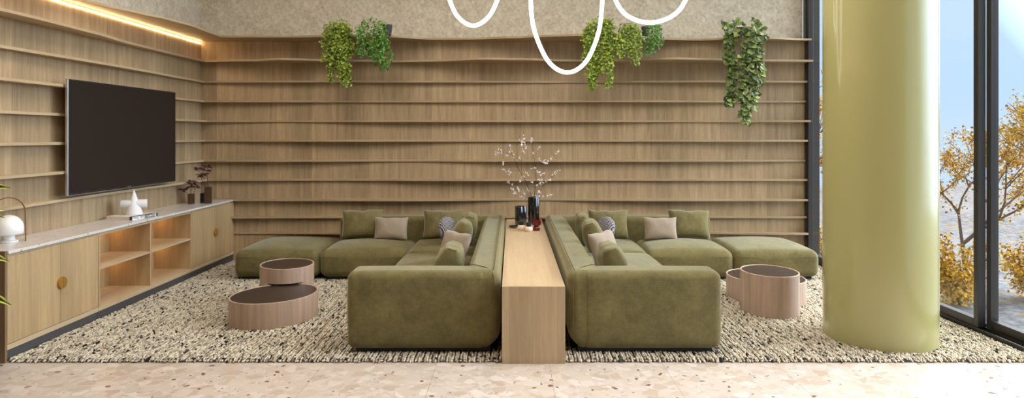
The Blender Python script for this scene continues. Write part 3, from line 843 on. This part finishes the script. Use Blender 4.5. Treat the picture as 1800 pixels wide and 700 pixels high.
# ------------------------------------------------------------------ leaves helper
def leaf(mb, p, d, n, L_, w, tint, fold=.25, droop=.0):
    """folded leaf from p along d, n roughly its normal"""
    d = Vector(d).normalized(); n = Vector(n); s_ = d.cross(n)
    s_ = s_.normalized() if s_.length > 1e-5 else d.orthogonal().normalized()
    n = s_.cross(d); p = Vector(p)
    dn = n*(-droop*L_)
    a = p; b1 = p+d*L_*.3+n*fold*w*.5; c1 = p+d*L_*.7+dn*.5; tip = p+d*L_+dn
    l1 = p+d*L_*.28+s_*w*.5+n*fold*w; l2 = p+d*L_*.62+s_*w*.42+n*fold*w*.7+dn*.4
    r1 = p+d*L_*.28-s_*w*.5+n*fold*w; r2 = p+d*L_*.62-s_*w*.42+n*fold*w*.7+dn*.4
    mid1 = p+d*L_*.28; mid2 = p+d*L_*.62+dn*.4
    mb.add([a, l1, mid1, r1, l2, mid2, r2, tip], [(0, 2, 1), (0, 3, 2), (1, 2, 5, 4), (3, 6, 5, 2), (4, 5, 7), (6, 7, 5)])
    mb.attr('tint', tint, 8)
def rv(s_=1): return Vector((random.uniform(-1, 1), random.uniform(-1, 1), random.uniform(-1, 1)))*s_

def trailing_plant(label, group, pot_px, pot_r, pot_h, potmat, strands, crown, leafmat_, L_, w, dens, D=8.0, spread=.03, potrot=None, potD=None):
    """strands: list of (px, y_top, y_bottom) measured on the photo at distance D; crown: (px0, px1, y0, y1, count)"""
    bx_, by_, bz_ = at(pot_px, 66, potD or D+.18)
    root = thing('trailing_plant', label, 'plant', (bx_, by_, WT+TH+.0), 0, group)
    o0 = Vector(root.location)
    pot = smooth_angle(MB().lathe([(pot_r*.75, 0), (pot_r*.97, pot_h*.9), (pot_r, pot_h), (pot_r*.9, pot_h), (pot_r*.86, pot_h*.86)], n=28).build('pot', M[potmat], root))
    MB().lathe([(pot_r*.84, pot_h*.8), (pot_r*.84, pot_h*.84)], n=20).build('soil', M['soil'], root)
    st_ = MB(); fo = MB()
    for (px, y0, y1) in strands:
        X0, _, Z0 = at(px, y0, D); X1, _, Z1 = at(px, y1, D)
        pts = []; n = 14; ph = random.uniform(0, 6); yo = random.uniform(-.05, .05)
        top = Vector((bx_, by_, WT+TH+pot_h*.85)) - o0
        edge = Vector((X0, D+.02+yo*.4, max(Z0, WT+TH+.03))) - o0
        pts.append(top); pts.append((top+edge)/2+Vector((0, 0, .05)))
        for i in range(n+1):
            u = i/n; zz = max(Z0, WT+TH+.02)*(1-u)+Z1*u
            pts.append(Vector((X0+.02*math.sin(3*u*3+ph)*u, D-.03+yo+.02*math.sin(4*u+ph), zz))-o0)
        st_.tube(pts, .0022, 4)
        length = abs(Z0-Z1); cnt = int(dens*length)
        for q in range(cnt):
            u = q/cnt; z_ = Z0*(1-u)+Z1*u
            s_here = spread*(1-.45*u)
            p = Vector((X0+.02*math.sin(3*u*3+ph)*u+random.gauss(0, s_here), D-.03+yo+random.gauss(0, s_here*.8), z_+random.gauss(0, .012)))-o0
            d = Vector((random.uniform(-1, 1), random.uniform(-1, .3), random.uniform(-1.2, .1)))
            nn = Vector((random.uniform(-.5, .5), -1, random.uniform(.2, 1.2)))
            k = random.uniform(.75, 1.2)
            leaf(fo, p, d, nn, L_*k, w*k, random.random()**1.3, .15, .15)
    px0, px1, y0, y1, cnt = crown
    for q in range(cnt):
        u = random.uniform(-1, 1); v_ = random.uniform(-1, 1)
        if u*u+v_*v_ > 1: u *= .6; v_ *= .6
        px = (px0+px1)/2+u*(px1-px0)/2; py = (y0+y1)/2+v_*(y1-y0)/2
        a = at(px, py, D+random.uniform(-.06, .12))
        p = Vector((a[0], a[1], max(a[2], WT+TH+.01) if a[1] > D+.0 else a[2]))-o0
        d = Vector((u*.8+random.uniform(-.6, .6), random.uniform(-1, .2), random.uniform(-.9, .7)))
        k = random.uniform(.75, 1.2)
        leaf(fo, p, d, Vector((random.uniform(-.4, .4), -1, random.uniform(.3, 1.2))), L_*k, w*k, random.random(), .15, .15)
    st_.build('stems', M['stem'], root); fo.build('foliage', M[leafmat_], root)
    return root
G = 'trailing plants on the top ledge'
rr = random.uniform
trailing_plant('lime green trailing plant hanging furthest left on the top ledge', G, 596, .07, .11, 'potgrey',
    [(573, 60, 108), (577, 50, 118), (583, 45, 145), (588, 45, 112), (594, 45, 126), (600, 45, 120), (604, 45, 138), (609, 45, 150), (613, 50, 146), (616, 60, 98), (591, 60, 96), (606, 80, 150)],
    (570, 620, 34, 72, 170), 'leaf_lime', .030, .028, 300, 8.02 if False else .0 or 7.92, .026)
trailing_plant('darker green bushy trailing plant just right of the leftmost one, in a grey pot', G, 681, .062, .125, 'potgrey',
    [(632, 50, 95), (638, 45, 104), (645, 50, 92), (657, 60, 112), (663, 50, 104), (668, 45, 106), (672, 50, 120), (676, 60, 124), (680, 60, 92), (684, 80, 121), (650, 70, 98)],
    (628, 680, 32, 62, 110), 'leaf_green', .042, .020, 190, 7.90, .028)
trailing_plant('lime green trailing plant behind the longest hanging light loop', G, 1058, .07, .12, 'potgrey',
    [(1029, 50, 104), (1034, 45, 110), (1040, 45, 150), (1037, 70, 157), (1046, 45, 148), (1043, 80, 160), (1053, 40, 130), (1060, 35, 128), (1064, 35, 108), (1070, 35, 154), (1073, 40, 118), (1068, 80, 155), (1078, 60, 104), (1086, 60, 100)],
    (1030, 1080, 30, 62, 150), 'leaf_lime', .030, .028, 290, 7.82, .026)
trailing_plant('shorter lime green trailing plant in the middle of the right hand trio', G, 1106, .06, .10, 'potgrey',
    [(1091, 50, 88), (1096, 45, 100), (1102, 45, 84), (1108, 45, 106), (1114, 45, 114), (1119, 50, 112), (1124, 55, 98), (1112, 60, 108)],
    (1090, 1125, 40, 68, 110), 'leaf_lime', .026, .022, 330, 7.86, .022)
trailing_plant('small bright green plant in a dark grey pot, rightmost of the trio', G, 1134, .05, .11, 'potgrey',
    [(1136, 62, 95), (1142, 45, 92), (1147, 40, 84), (1152, 40, 86), (1156, 45, 80), (1160, 60, 82), (1139, 70, 97), (1150, 60, 90)],
    (1136, 1160, 36, 66, 60), 'leaf_green', .034, .018, 170, 7.95, .026)
trailing_plant('long broad-leaved green trailing plant in a reddish pot near the window wall', G, 1301, .085, .11, 'potred',
    [(1278, 55, 112), (1282, 60, 140), (1287, 60, 168), (1290, 100, 176), (1283, 120, 186), (1276, 160, 188), (1300, 100, 168), (1306, 70, 200), (1309, 140, 218), (1313, 60, 215), (1318, 60, 150), (1325, 60, 178), (1330, 55, 150), (1334, 60, 150), (1321, 130, 190), (1301, 150, 205), (1273, 38, 54), (1349, 60, 68)],
    (1275, 1342, 36, 64, 90), 'leaf_pothos', .066, .062, 74, 8.05, .016)

# ------------------------------------------------------------------ vases on the worktop
def sprig(root, base, tips, leafn=7, ll=.06):
    tw = MB(); fo = MB()
    for tp in tips:
        a = Vector(base); b_ = Vector(tp); m_ = (a+b_)/2+Vector((rr(-.02, .02), rr(-.02, .02), .02))
        tw.tube([a, m_, b_], [.0025, .002, .0012], 5)
        for i in range(leafn):
            ang = 2*PI*i/leafn+rr(-.3, .3)
            d = Vector((math.cos(ang), math.sin(ang)*.8, rr(-.35, .35)))
            leaf(fo, b_+rv(.01), d, Vector((0, -.8, .6)), ll*rr(.8, 1.3), ll*.36, 0, .2, .2)
    tw.build('twigs', M['twig'], root); fo.build('leaves', M['redleaf'], root)
v1 = thing('vase', 'small brown glass vase with drooping maroon leaves nearest the television', 'vase', (-3.86, 7.87, CT))
MB().bbox(-.03, .03, -.03, .03, 0, .125, .006).build('body', M['smoke'], v1)
sprig(v1, (0, 0, .06), [(-.09, -.01, .17), (.02, 0, .235), (.06, -.02, .205), (-.02, .01, .21), (.01, -.01, .27)], 8, .06)
v2 = thing('vase', 'short smoky grey glass vase behind the taller brown one', 'vase', (-3.775, 8.03, CT))
MB().bbox(-.038, .038, -.038, .038, 0, .12, .008).build('body', M['smokegrey'], v2)
v3 = thing('vase', 'tall brown glass vase with maroon leaves in the worktop corner', 'vase', (-3.69, 7.95, CT), .3)
MB().bbox(-.04, .04, -.04, .04, 0, .205, .008).build('body', M['smoke'], v3)
sprig(v3, (0, 0, .1), [(-.02, 0, .40), (-.05, .02, .36), (-.09, -.01, .335), (-.01, .0, .45), (-.11, 0, .42)], 8, .065)

# ------------------------------------------------------------------ objects on the console
K = .547
def lobed(n_, amp):
    def f(a):
        r_ = 1-amp+amp*abs(math.cos(a*n_/2)); return (r_*math.cos(a), r_*math.sin(a))
    return f
tv = thing('vase', 'tall glossy black lobed vase holding the blossom branches', 'vase', (.262, 7.93, K), .35)
sh = lobed(4, .3)
smooth_angle(MB().lathe([(.066, 0), (.072, .006), (.072, .318), (.068, .326), (.058, .326), (.056, .30)], n=96, shape=sh).build('body', M['black_gloss'], tv), 60)
v5 = thing('vase', 'shorter glossy black lobed vase left of the tall one', 'vase', (.10, 7.80, K), .2)
sh = lobed(3, .35)
smooth_angle(MB().lathe([(.068, 0), (.074, .006), (.074, .222), (.07, .228), (.06, .228), (.058, .2)], n=96, shape=sh).build('body', M['black_gloss'], v5), 60)
d1 = thing('dish', 'small flat black dish beside the shorter black vase', 'dish', (.022, 7.58, K))
smooth_angle(MB().lathe([(.03, 0), (.05, .006), (.062, .022), (.06, .024), (.048, .012), (.001, .009)], n=40).build('bowl', M['black_gloss'], d1), 60)
gb = thing('goblet', 'ribbed dark red glass goblet in front of the tall vase', 'goblet', (.275, 7.36, K))
def ribs(a):
    r_ = 1+.05*math.cos(a*16); return (r_*math.cos(a), r_*math.sin(a))
smooth_angle(MB().lathe([(.036, 0), (.037, .004), (.037, .034), (.033, .045), (.024, .05), (.033, .058), (.048, .07), (.050, .12), (.046, .121), (.044, .08), (.001, .075)], n=96, shape=ribs).build('body', M['redglass'], gb), 70)
for (x, y, lb) in ((.105, 7.42, 'small cream ceramic jar with black lid, left of the pair'), (.187, 7.30, 'small cream ceramic jar with black lid, right of the pair beside red goblet')):
    j = thing('jar', lb, 'jar', (x, y, K), 0, 'cream jars on the console')
    smooth_angle(MB().lathe([(.036, 0), (.043, .006), (.045, .018), (.044, .036), (.036, .05), (.026, .056), (.001, .056)], n=40).build('body', M['cream'], j), 60)
    smooth_angle(MB().lathe([(.026, .054), (.027, .056), (.027, .098), (.025, .1), (.001, .1)], n=32).build('lid', M['black'], j), 40)
ds = thing('blossom', 'tiny fallen white blossom between the cream jars', 'blossom', (.142, 7.47, K+.07))
mb = MB()
for i in range(6):
    a = 2*PI*i/6; leaf(mb, (0, 0, 0), (math.cos(a), math.sin(a), .5), (0, 0, 1), .02, .018, rr(.3, 1), .2, .1)
ds.location = (.146, 7.50, K+.003)
mb.build('petals', M['petal'], ds)
# branches
br = thing('blossom_branches', 'thin dark twigs with white blossom spraying from the tall black vase', 'branches', (.262, 7.93, K+.30))
o0 = Vector(br.location); tw = MB(); pt = MB()
def bpx(px, py, dy=0):
    a = at(px, py, 7.93+dy); return Vector(a)-o0
def blossoms(a, b_, n, s_=.012):
    for i in range(n):
        u = rr(0, 1); p = a.lerp(b_, u)+rv(s_)
        c = random.random()
        for k in range(5):
            an = 2*PI*k/5+rr(-.3, .3); ax = rv(1).normalized(); e1 = ax.orthogonal().normalized(); e2 = ax.cross(e1)
            leaf(pt, p, e1*math.cos(an)+e2*math.sin(an)+ax*.4, ax, .0135, .012, min(1, c*.6+rr(.1, .5)), .2, .0)
limbs = [  # main polylines in picture pixels + depth offset
 ([(935, 346, 0), (922, 315, -.02), (912, 298, -.03), (904, 280, -.05), (898, 268, -.06), (893, 255, -.08)], .0042),
 ([(939, 346, 0), (942, 320, .03), (942, 298, .05), (938, 275, .07), (936, 252, .07), (934, 244, .07)], .0032),
 ([(918, 306, -.02), (916, 292, .02), (917, 278, .05), (920, 262, .06), (921, 240, .06), (922, 235, .06)], .0025),
 ([(945, 346, 0), (952, 332, -.05), (957, 322, -.08), (966, 314, -.1), (980, 301, -.12), (986, 300, -.12)], .0025),
 ([(941, 325, .03), (948, 318, 0), (956, 322, -.03)], .0015),
 ([(943, 300, .05), (952, 288, .1), (962, 284, .12), (974, 273, .14), (980, 268, .15)], .002),
 ([(900, 272, -.05), (888, 268, -.1), (880, 266, -.13), (868, 270, -.16)], .0018),
 ([(912, 300, -.03), (900, 300, -.07), (893, 308, -.1), (885, 296, -.13), (883, 288, -.14)], .0016),
 ([(932, 344, 0), (918, 341, -.06), (905, 333, -.1), (898, 328, -.13), (892, 320, -.15)], .0018),
 ([(928, 335, 0), (921, 330, .03), (914, 320, .05)], .0013),
 ([(932, 345, 0), (920, 348, -.08), (914, 346, -.1)], .0013),
 ([(946, 346, 0), (955, 345, .05), (964, 344, .08), (972, 340, .1)], .0015),
 ([(942, 310, .05), (935, 300, .08), (930, 290, .1)], .0012),
 ([(940, 282, .07), (946, 262, .05), (949, 260, .05)], .0012),
 ([(946, 312, 0), (950, 304, .02), (957, 302, .04)], .0012),
]
for pts, r_ in limbs:
    P_ = [bpx(*p) for p in pts]
    tw.tube(P_, [r_*(1-.6*i/(len(P_)-1)) for i in range(len(P_))], 5)
clusters = [(896,250,897,270,10),(898,262,903,276,4),(868,270,884,268,9),(876,262,882,266,5),(888,272,896,276,5),(920,238,922,254,9),(914,244,918,250,5),(916,254,924,260,9),(920,262,922,268,3),
 (934,243,936,252,8),(944,262,950,258,5),(936,268,938,270,2),(948,280,958,288,14),(955,283,962,288,8),(962,284,982,266,10),(883,286,885,290,5),(882,296,893,304,7),(893,296,900,306,7),(893,308,896,304,4),(912,274,914,278,3),
 (918,312,922,308,4),(925,302,927,310,5),(934,296,942,296,5),(945,300,950,304,5),(950,308,957,304,6),(934,320,938,322,3),(942,316,954,316,7),(948,322,958,322,7),(960,320,968,314,9),(972,306,986,298,9),
 (892,320,900,326,6),(898,330,902,334,5),(904,340,906,338,5),(910,330,914,338,6),(914,346,922,348,7),(920,340,924,342,5),(926,330,930,336,5),(934,344,938,346,6),(942,346,948,344,6),(946,336,950,342,5),(952,346,972,340,8),(943,325,945,327,3),(911,318,916,319,4)]
for (x0, y0, x1, y1, n) in clusters: blossoms(bpx(x0, y0, rr(-.05, .05)), bpx(x1, y1, rr(-.05, .05)), n)
tw.build('twigs', M['twig'], br); pt.build('blossoms', M['petal'], br)

# ------------------------------------------------------------------ coffee tables
def oval(a, b_, rot):
    ca, sa = math.cos(rot), math.sin(rot)
    def f(t_):
        x, y = a*math.cos(t_), b_*math.sin(t_); return (x*ca-y*sa, x*sa+y*ca)
    return f
def low_table(label, x, y, a, b_, rot, z1):
    r_ = thing('coffee_table', label, 'coffee table', (x, y, RT))
    f = oval(a, b_, rot); g = oval(a-.014, b_-.014, rot)
    h = z1-RT
    mb = MB(); n = 96; vs = []; fs = []
    prof = [(f, .0), (f, h-.002), (oval(a-.002, b_-.002, rot), h), (oval(a-.012, b_-.012, rot), h), (g, h-.005)]
    for fn, z in prof:
        for i in range(n): vs.append((*fn(2*PI*i/n), z))
    for k in range(len(prof)-1):
        for i in range(n): fs.append((k*n+i, k*n+(i+1) % n, (k+1)*n+(i+1) % n, (k+1)*n+i))
    fs.append(tuple(reversed(range(n))))
    smooth_angle(mb.add(vs, fs).build('drum', M['pink_wood'], r_), 40)
    MB().lathe([(1, h-.02), (1, h-.004)], n=96, shape=g).build('table_top', M['tabletop'], r_)
    return r_
def tall_table(label, x, y, a, b_, rot, z1, zn, cut):
    """upper body with an undercut: below zn only the part beyond the cutting oval stays"""
    r_ = thing('coffee_table', label, 'coffee table', (x, y, RT))
    f = oval(a, b_, rot); g = oval(a-.014, b_-.014, rot); h = z1-RT; zc = zn-RT; n = 96
    vs = []; fs = []
    prof = [(f, zc), (f, h-.002), (oval(a-.002, b_-.002, rot), h), (oval(a-.012, b_-.012, rot), h), (g, h-.005)]
    for fn, z in prof:
        for i in range(n): vs.append((*fn(2*PI*i/n), z))
    for k in range(len(prof)-1):
        for i in range(n): fs.append((k*n+i, k*n+(i+1) % n, (k+1)*n+(i+1) % n, (k+1)*n+i))
    fs.append(tuple(reversed(range(n))))
    smooth_angle(MB().add(vs, fs).build('drum', M['pink_wood'], r_), 40)
    MB().lathe([(1, h-.02), (1, h-.004)], n=96, shape=g).build('table_top', M['tabletop'], r_)
    # leg: outline points of f lying outside the cut oval
    cxx, cyy, ca_, cb_, cr = cut
    pts = []
    def outside(p):
        dx, dy = p[0]+x-cxx, p[1]+y-cyy; c_, s_ = math.cos(-cr), math.sin(-cr)
        u, v = dx*c_-dy*s_, dx*s_+dy*c_
        return (u/ca_)**2+(v/cb_)**2 > 1
    ins = [outside(f(2*PI*i/n)) for i in range(n)]
    start = next(i for i in range(n) if ins[i] and not ins[i-1])
    arc_ = []
    i = start
    while ins[i % n] and len(arc_) < n: arc_.append(f(2*PI*i/n)); i += 1
    A, B = Vector(arc_[-1]), Vector(arc_[0])
    # inner boundary follows the cut oval
    inner = []
    for k in range(1, 24):
        q = A.lerp(B, k/24)+Vector((x-cxx, y-cyy))
        c_, s_ = math.cos(-cr), math.sin(-cr); u, v = q.x*c_-q.y*s_, q.x*s_+q.y*c_
        ln = math.sqrt((u/ca_)**2+(v/cb_)**2); u, v = u/ln, v/ln
        c_, s_ = math.cos(cr), math.sin(cr); inner.append((u*c_-v*s_+cxx-x, u*s_+v*c_+cyy-y))
    smooth_angle(MB().prism(arc_+inner, 0, zc).build('base', M['pink_wood'], r_), 40)
    return r_
T = dict(low_a=.39, low_b=.338, low_rot=math.radians(60), tall_a=.284, tall_b=.248, tall_rot=math.radians(114))
LX, LY, UX, UY = -2.079, 5.73, -2.163, 6.294
low_table('larger low oval coffee table with dark top on the left rug', LX, LY, T['low_a'], T['low_b'], T['low_rot'], .238)
tall_table('smaller oval coffee table overhanging the low one, left side of the rug', UX, UY, T['tall_a'], T['tall_b'], T['tall_rot'], .387, .250, (LX, LY, T['low_a']+.012, T['low_b']+.012, T['low_rot']))
RX, RY, VX, VY = 2.49, 6.43, 2.346, 5.965
RL = math.radians(120)
low_table('low oval coffee table mostly hidden behind the taller one, near the column', RX, RY, T['low_a'], T['low_b'], RL, .238)
tall_table('tall oval rosy wood coffee table standing in front, near the column', VX, VY, T['tall_a'], T['tall_b'], math.radians(92), .387, .250, (RX, RY, T['low_a']+.012, T['low_b']+.012, RL))

# ------------------------------------------------------------------ hanging light
def catmull(P, n=10):
    P = [Vector(p) for p in P]; out_ = []
    for i in range(len(P)-1):
        p0, p1, p2, p3 = P[max(i-1, 0)], P[i], P[i+1], P[min(i+2, len(P)-1)]
        for k in range(n):
            t_ = k/n; out_.append(.5*((2*p1)+(-p0+p2)*t_+(2*p0-5*p1+4*p2-p3)*t_*t_+(-p0+3*p1-3*p2+p3)*t_**3))
    out_.append(P[-1]); return out_
PD = 6.0
pl_px = [(748,-190),(760,-120),(772,-60),(790,0),(806,29),(831,42),(856,29),(873,0),(889,-50),(905,-110),(917,-128),(926,-100),(931,-40),(932,0),(937,50),(955,97),(974,120),(996,128),(1018,120),(1038,96),(1055,50),(1061,0),(1063,-40),(1066,-66),(1072,-50),(1085,0),(1106,28),(1144,40),(1182,28),(1203,0),(1222,-60),(1236,-130),(1246,-190)]
pts = []
for i, (a, b_) in enumerate(pl_px):
    q = at(a, b_, PD); pts.append((q[0], PD+.10*math.sin(i*.35), q[2]))
pr = thing('pendant_light', 'white glowing flexible tube hung in three loops from the ceiling', 'pendant light', (.5, PD, CEIL))
off = Vector(pr.location)
MB().tube([Vector(p)-off for p in catmull(pts, 8)], .018, 14).build('light_tube', M['tube'], pr, True)
for idx in (0, 10, 23, len(pts)-1):
    p = Vector(pts[idx])-off
    MB().tube([p, Vector((p.x, p.y, 0))], .0025, 6).build('cable', M['black'], pr)
MB().lathe([(.09, -.03), (.095, -.025), (.095, 0)], n=32).build('ceiling_rose', M['white'], pr)

# ------------------------------------------------------------------ foreground plant at the left edge
fp = thing('potted_plant', 'variegated leafy plant with yellow-edged leaves at the left edge', 'plant', (-3.72, 4.30, 0))
smooth_angle(MB().lathe([(.13, 0), (.17, .3), (.175, .32), (.16, .32), (.155, .28)], n=32).build('pot', M['potgrey'], fp))
MB().lathe([(.15, .27), (.15, .28)], n=24).build('soil', M['soil'], fp)
MB().tube([(0, 0, .28), (.01, 0, .7), (-.01, .01, 1.15), (0, 0, 1.35)], [.018, .014, .01, .006], 8).build('stem', M['stem'], fp)
lv = MB()
def big_leaf(p, tip, w):
    p = Vector(p); tip = Vector(tip); n = 12; d = tip-p; side_ = Vector((0, .55, .84)); side_ = (side_-d.normalized()*side_.dot(d.normalized())).normalized()
    vs = []; rim = []; L_ = d.length
    for i in range(n+1):
        u = i/n; c = p+d*u+Vector((0, 0, .22*L_*math.sin(PI*u*.9)*(1-u*.3)))
        ww = w*.5*math.sin(PI*min(1, u*.93+.07))**.8*(1-.25*u) if u < 1 else .001
        for k in range(-3, 4):
            a = k/3; wz = -.35*ww*abs(a)+.004*math.sin(u*20+k)
            vs.append(c+side_*ww*a+Vector((0, wz, 0))); rim.append(max(abs(a)*.97, (u-.72)*3.2 if abs(a) > .3 else 0)+rr(-.06, .06))
    fs = [(i*7+k, i*7+k+1, (i+1)*7+k+1, (i+1)*7+k) for i in range(n) for k in range(6)]
    lv.add(vs, fs); lv.attr('rim', rim, 0)
o0 = Vector(fp.location)
def tipw(px, py, D): return Vector(at(px, py, D))-o0
for (px, py, D, z0) in ((21, 337, 4.3, 1.2), (9, 388, 4.35, 1.1), (18, 466, 4.35, .85), (23, 545, 4.3, .62), (9, 374, 4.45, 1.15)):
    big_leaf((0, 0, z0-.06), tipw(px, py, D), .085)
for i in range(16):
    a = math.radians(rr(100, 300)); z0 = rr(.5, 1.3); big_leaf((0, 0, z0), (.27*math.cos(a), .27*math.sin(a), z0+rr(-.15, .15)), .085)
lv.build('foliage', M['varieg'], fp, True)

# ------------------------------------------------------------------ outside
gd = MB(); n = 30
rg = random.Random(5)
def gz(x, y): return -3.1+.12*math.sin(x*.5)+.1*math.sin(y*.4+x*.2)
nx_, ny_ = 50, 60; gx0, gx1, gy0, gy1 = 4.6, 46, -14, 62
vs = [(gx0+(gx1-gx0)*i/nx_, gy0+(gy1-gy0)*j/ny_, gz(gx0+(gx1-gx0)*i/nx_, gy0+(gy1-gy0)*j/ny_) - (0 if i < nx_ and 0 < j < ny_ else 3.5)) for i in range(nx_+1) for j in range(ny_+1)]
fs = [(i*(ny_+1)+j, (i+1)*(ny_+1)+j, (i+1)*(ny_+1)+j+1, i*(ny_+1)+j+1) for i in range(nx_) for j in range(ny_)]
g_ = MB().add(vs, fs).build('ground', M['ground'], None, True)
struct(g_, 'grey gravel ground strewn with yellow leaves below the window', 'ground')
lk = MB().box(4.6, 2500, -2000, 3000, -6.2, -6.0).build('lake', M['lake'])
struct(lk, 'wide pale blue lake beyond the autumn trees', 'lake')
struct(MB().box(XR+.2, 4.7, YF-.5, YB+.6, -6.2, -.26).build('foundation', M['ceilingm']), 'plain outer base of the building below the window wall', 'wall')

def tree(label, x, y, h, crown, seed, nleaf=2600, group='autumn trees outside', name='tree'):
    r0 = random.Random(seed); z0 = gz(x, y)-.1
    root = thing(name, label, 'tree', (x, y, z0), 0, group)
    wood_ = MB(); fol = MB(); ends = []
    def grow(p, d, L_, r_, lvl):
        q = p+d*L_; mid = (p+q)/2+Vector((r0.uniform(-1, 1), r0.uniform(-1, 1), 0))*L_*.06
        wood_.tube([p, mid, q], [r_, r_*.85, r_*.7], 6 if lvl < 2 else 4)
        if lvl >= 2: ends.append((p, q))
        if lvl < 5:
            for k in range(3 if lvl < 4 else 2):
                nd_ = (d+Vector((r0.uniform(-1, 1), r0.uniform(-1, 1), r0.uniform(-.35, .55)))*.85).normalized()
                grow(q if k else mid.lerp(q, .8), nd_, L_*r0.uniform(.66, .86), r_*.6, lvl+1)
    L0 = h*.27
    grow(Vector((0, 0, 0)), Vector((r0.uniform(-.1, .1), r0.uniform(-.1, .1), 1)).normalized(), L0, h*.016, 0)
    for i in range(nleaf):
        a, b_ = r0.choice(ends); p = a.lerp(b_, r0.random())+Vector((r0.gauss(0, .09), r0.gauss(0, .09), r0.gauss(0, .07)))*h/6
        d = Vector((r0.uniform(-1, 1), r0.uniform(-1, 1), r0.uniform(-1, .3)))
        s_ = r0.uniform(.7, 1.3)*crown
        leaf(fol, p, d, Vector((r0.uniform(-1, 1), r0.uniform(-1, 1), 1)), .09*s_, .065*s_, r0.random(), .1, .1)
    wood_.build('branches', M['bark'], root); fol.build('foliage', M['leaf_autumn'], root)
tree('yellow-leaved tree seen whole between the column and the window frame', 13.8, 20.0, 5.6, .85, 11, 7500)
tree('tall yellow-leaved tree filling the pane at the right edge', 13.3, 15.6, 7.2, .7, 23, 12000)
tree('yellow-leaved tree glimpsed between the back wall and the column', 11.9, 25.5, 8.2, 1.0, 31, 7000)
tree('yellow-leaved tree hidden largely behind the green column', 15.0, 29.0, 5.2, 1.1, 47, 3000)
def shrub(label, x, y, h, w, seed, n_=900):
    r0 = random.Random(seed); z0 = gz(x, y)-.1
    root = thing('shrub', label, 'shrub', (x, y, z0), 0, 'yellow shrubs outside')
    st_ = MB(); fol = MB()
    for k in range(12):
        a = r0.uniform(0, 6.28); tip = Vector((math.cos(a)*w*r0.uniform(.2, .9), math.sin(a)*w*r0.uniform(.2, .9), h*r0.uniform(.5, 1)))
        st_.tube([(0, 0, 0), tip*.5+Vector((0, 0, .1)), tip], [.02, .014, .006], 4)
        for i in range(n_//12):
            u = r0.uniform(.25, 1); p = tip*u+Vector((r0.gauss(0, .14), r0.gauss(0, .14), r0.gauss(0, .12)))
            leaf(fol, p, Vector((r0.uniform(-1, 1), r0.uniform(-1, 1), r0.uniform(-1, .3))), Vector((r0.uniform(-1, 1), r0.uniform(-1, 1), 1)), .11, .08, r0.random(), .1, .1)
    st_.build('branches', M['bark'], root); fol.build('foliage', M['leaf_autumn'], root)
shrub('low yellow shrub on the gravel left of the window frame', 12.6, 18.4, 2.1, 1.6, 3, 2600)
shrub('low yellow shrub on the gravel right of the window frame', 14.9, 18.6, 2.1, 1.7, 4, 2600)
shrub('low yellow shrub seen past the back corner of the room', 12.0, 25.0, 1.6, 1.3, 5, 900)
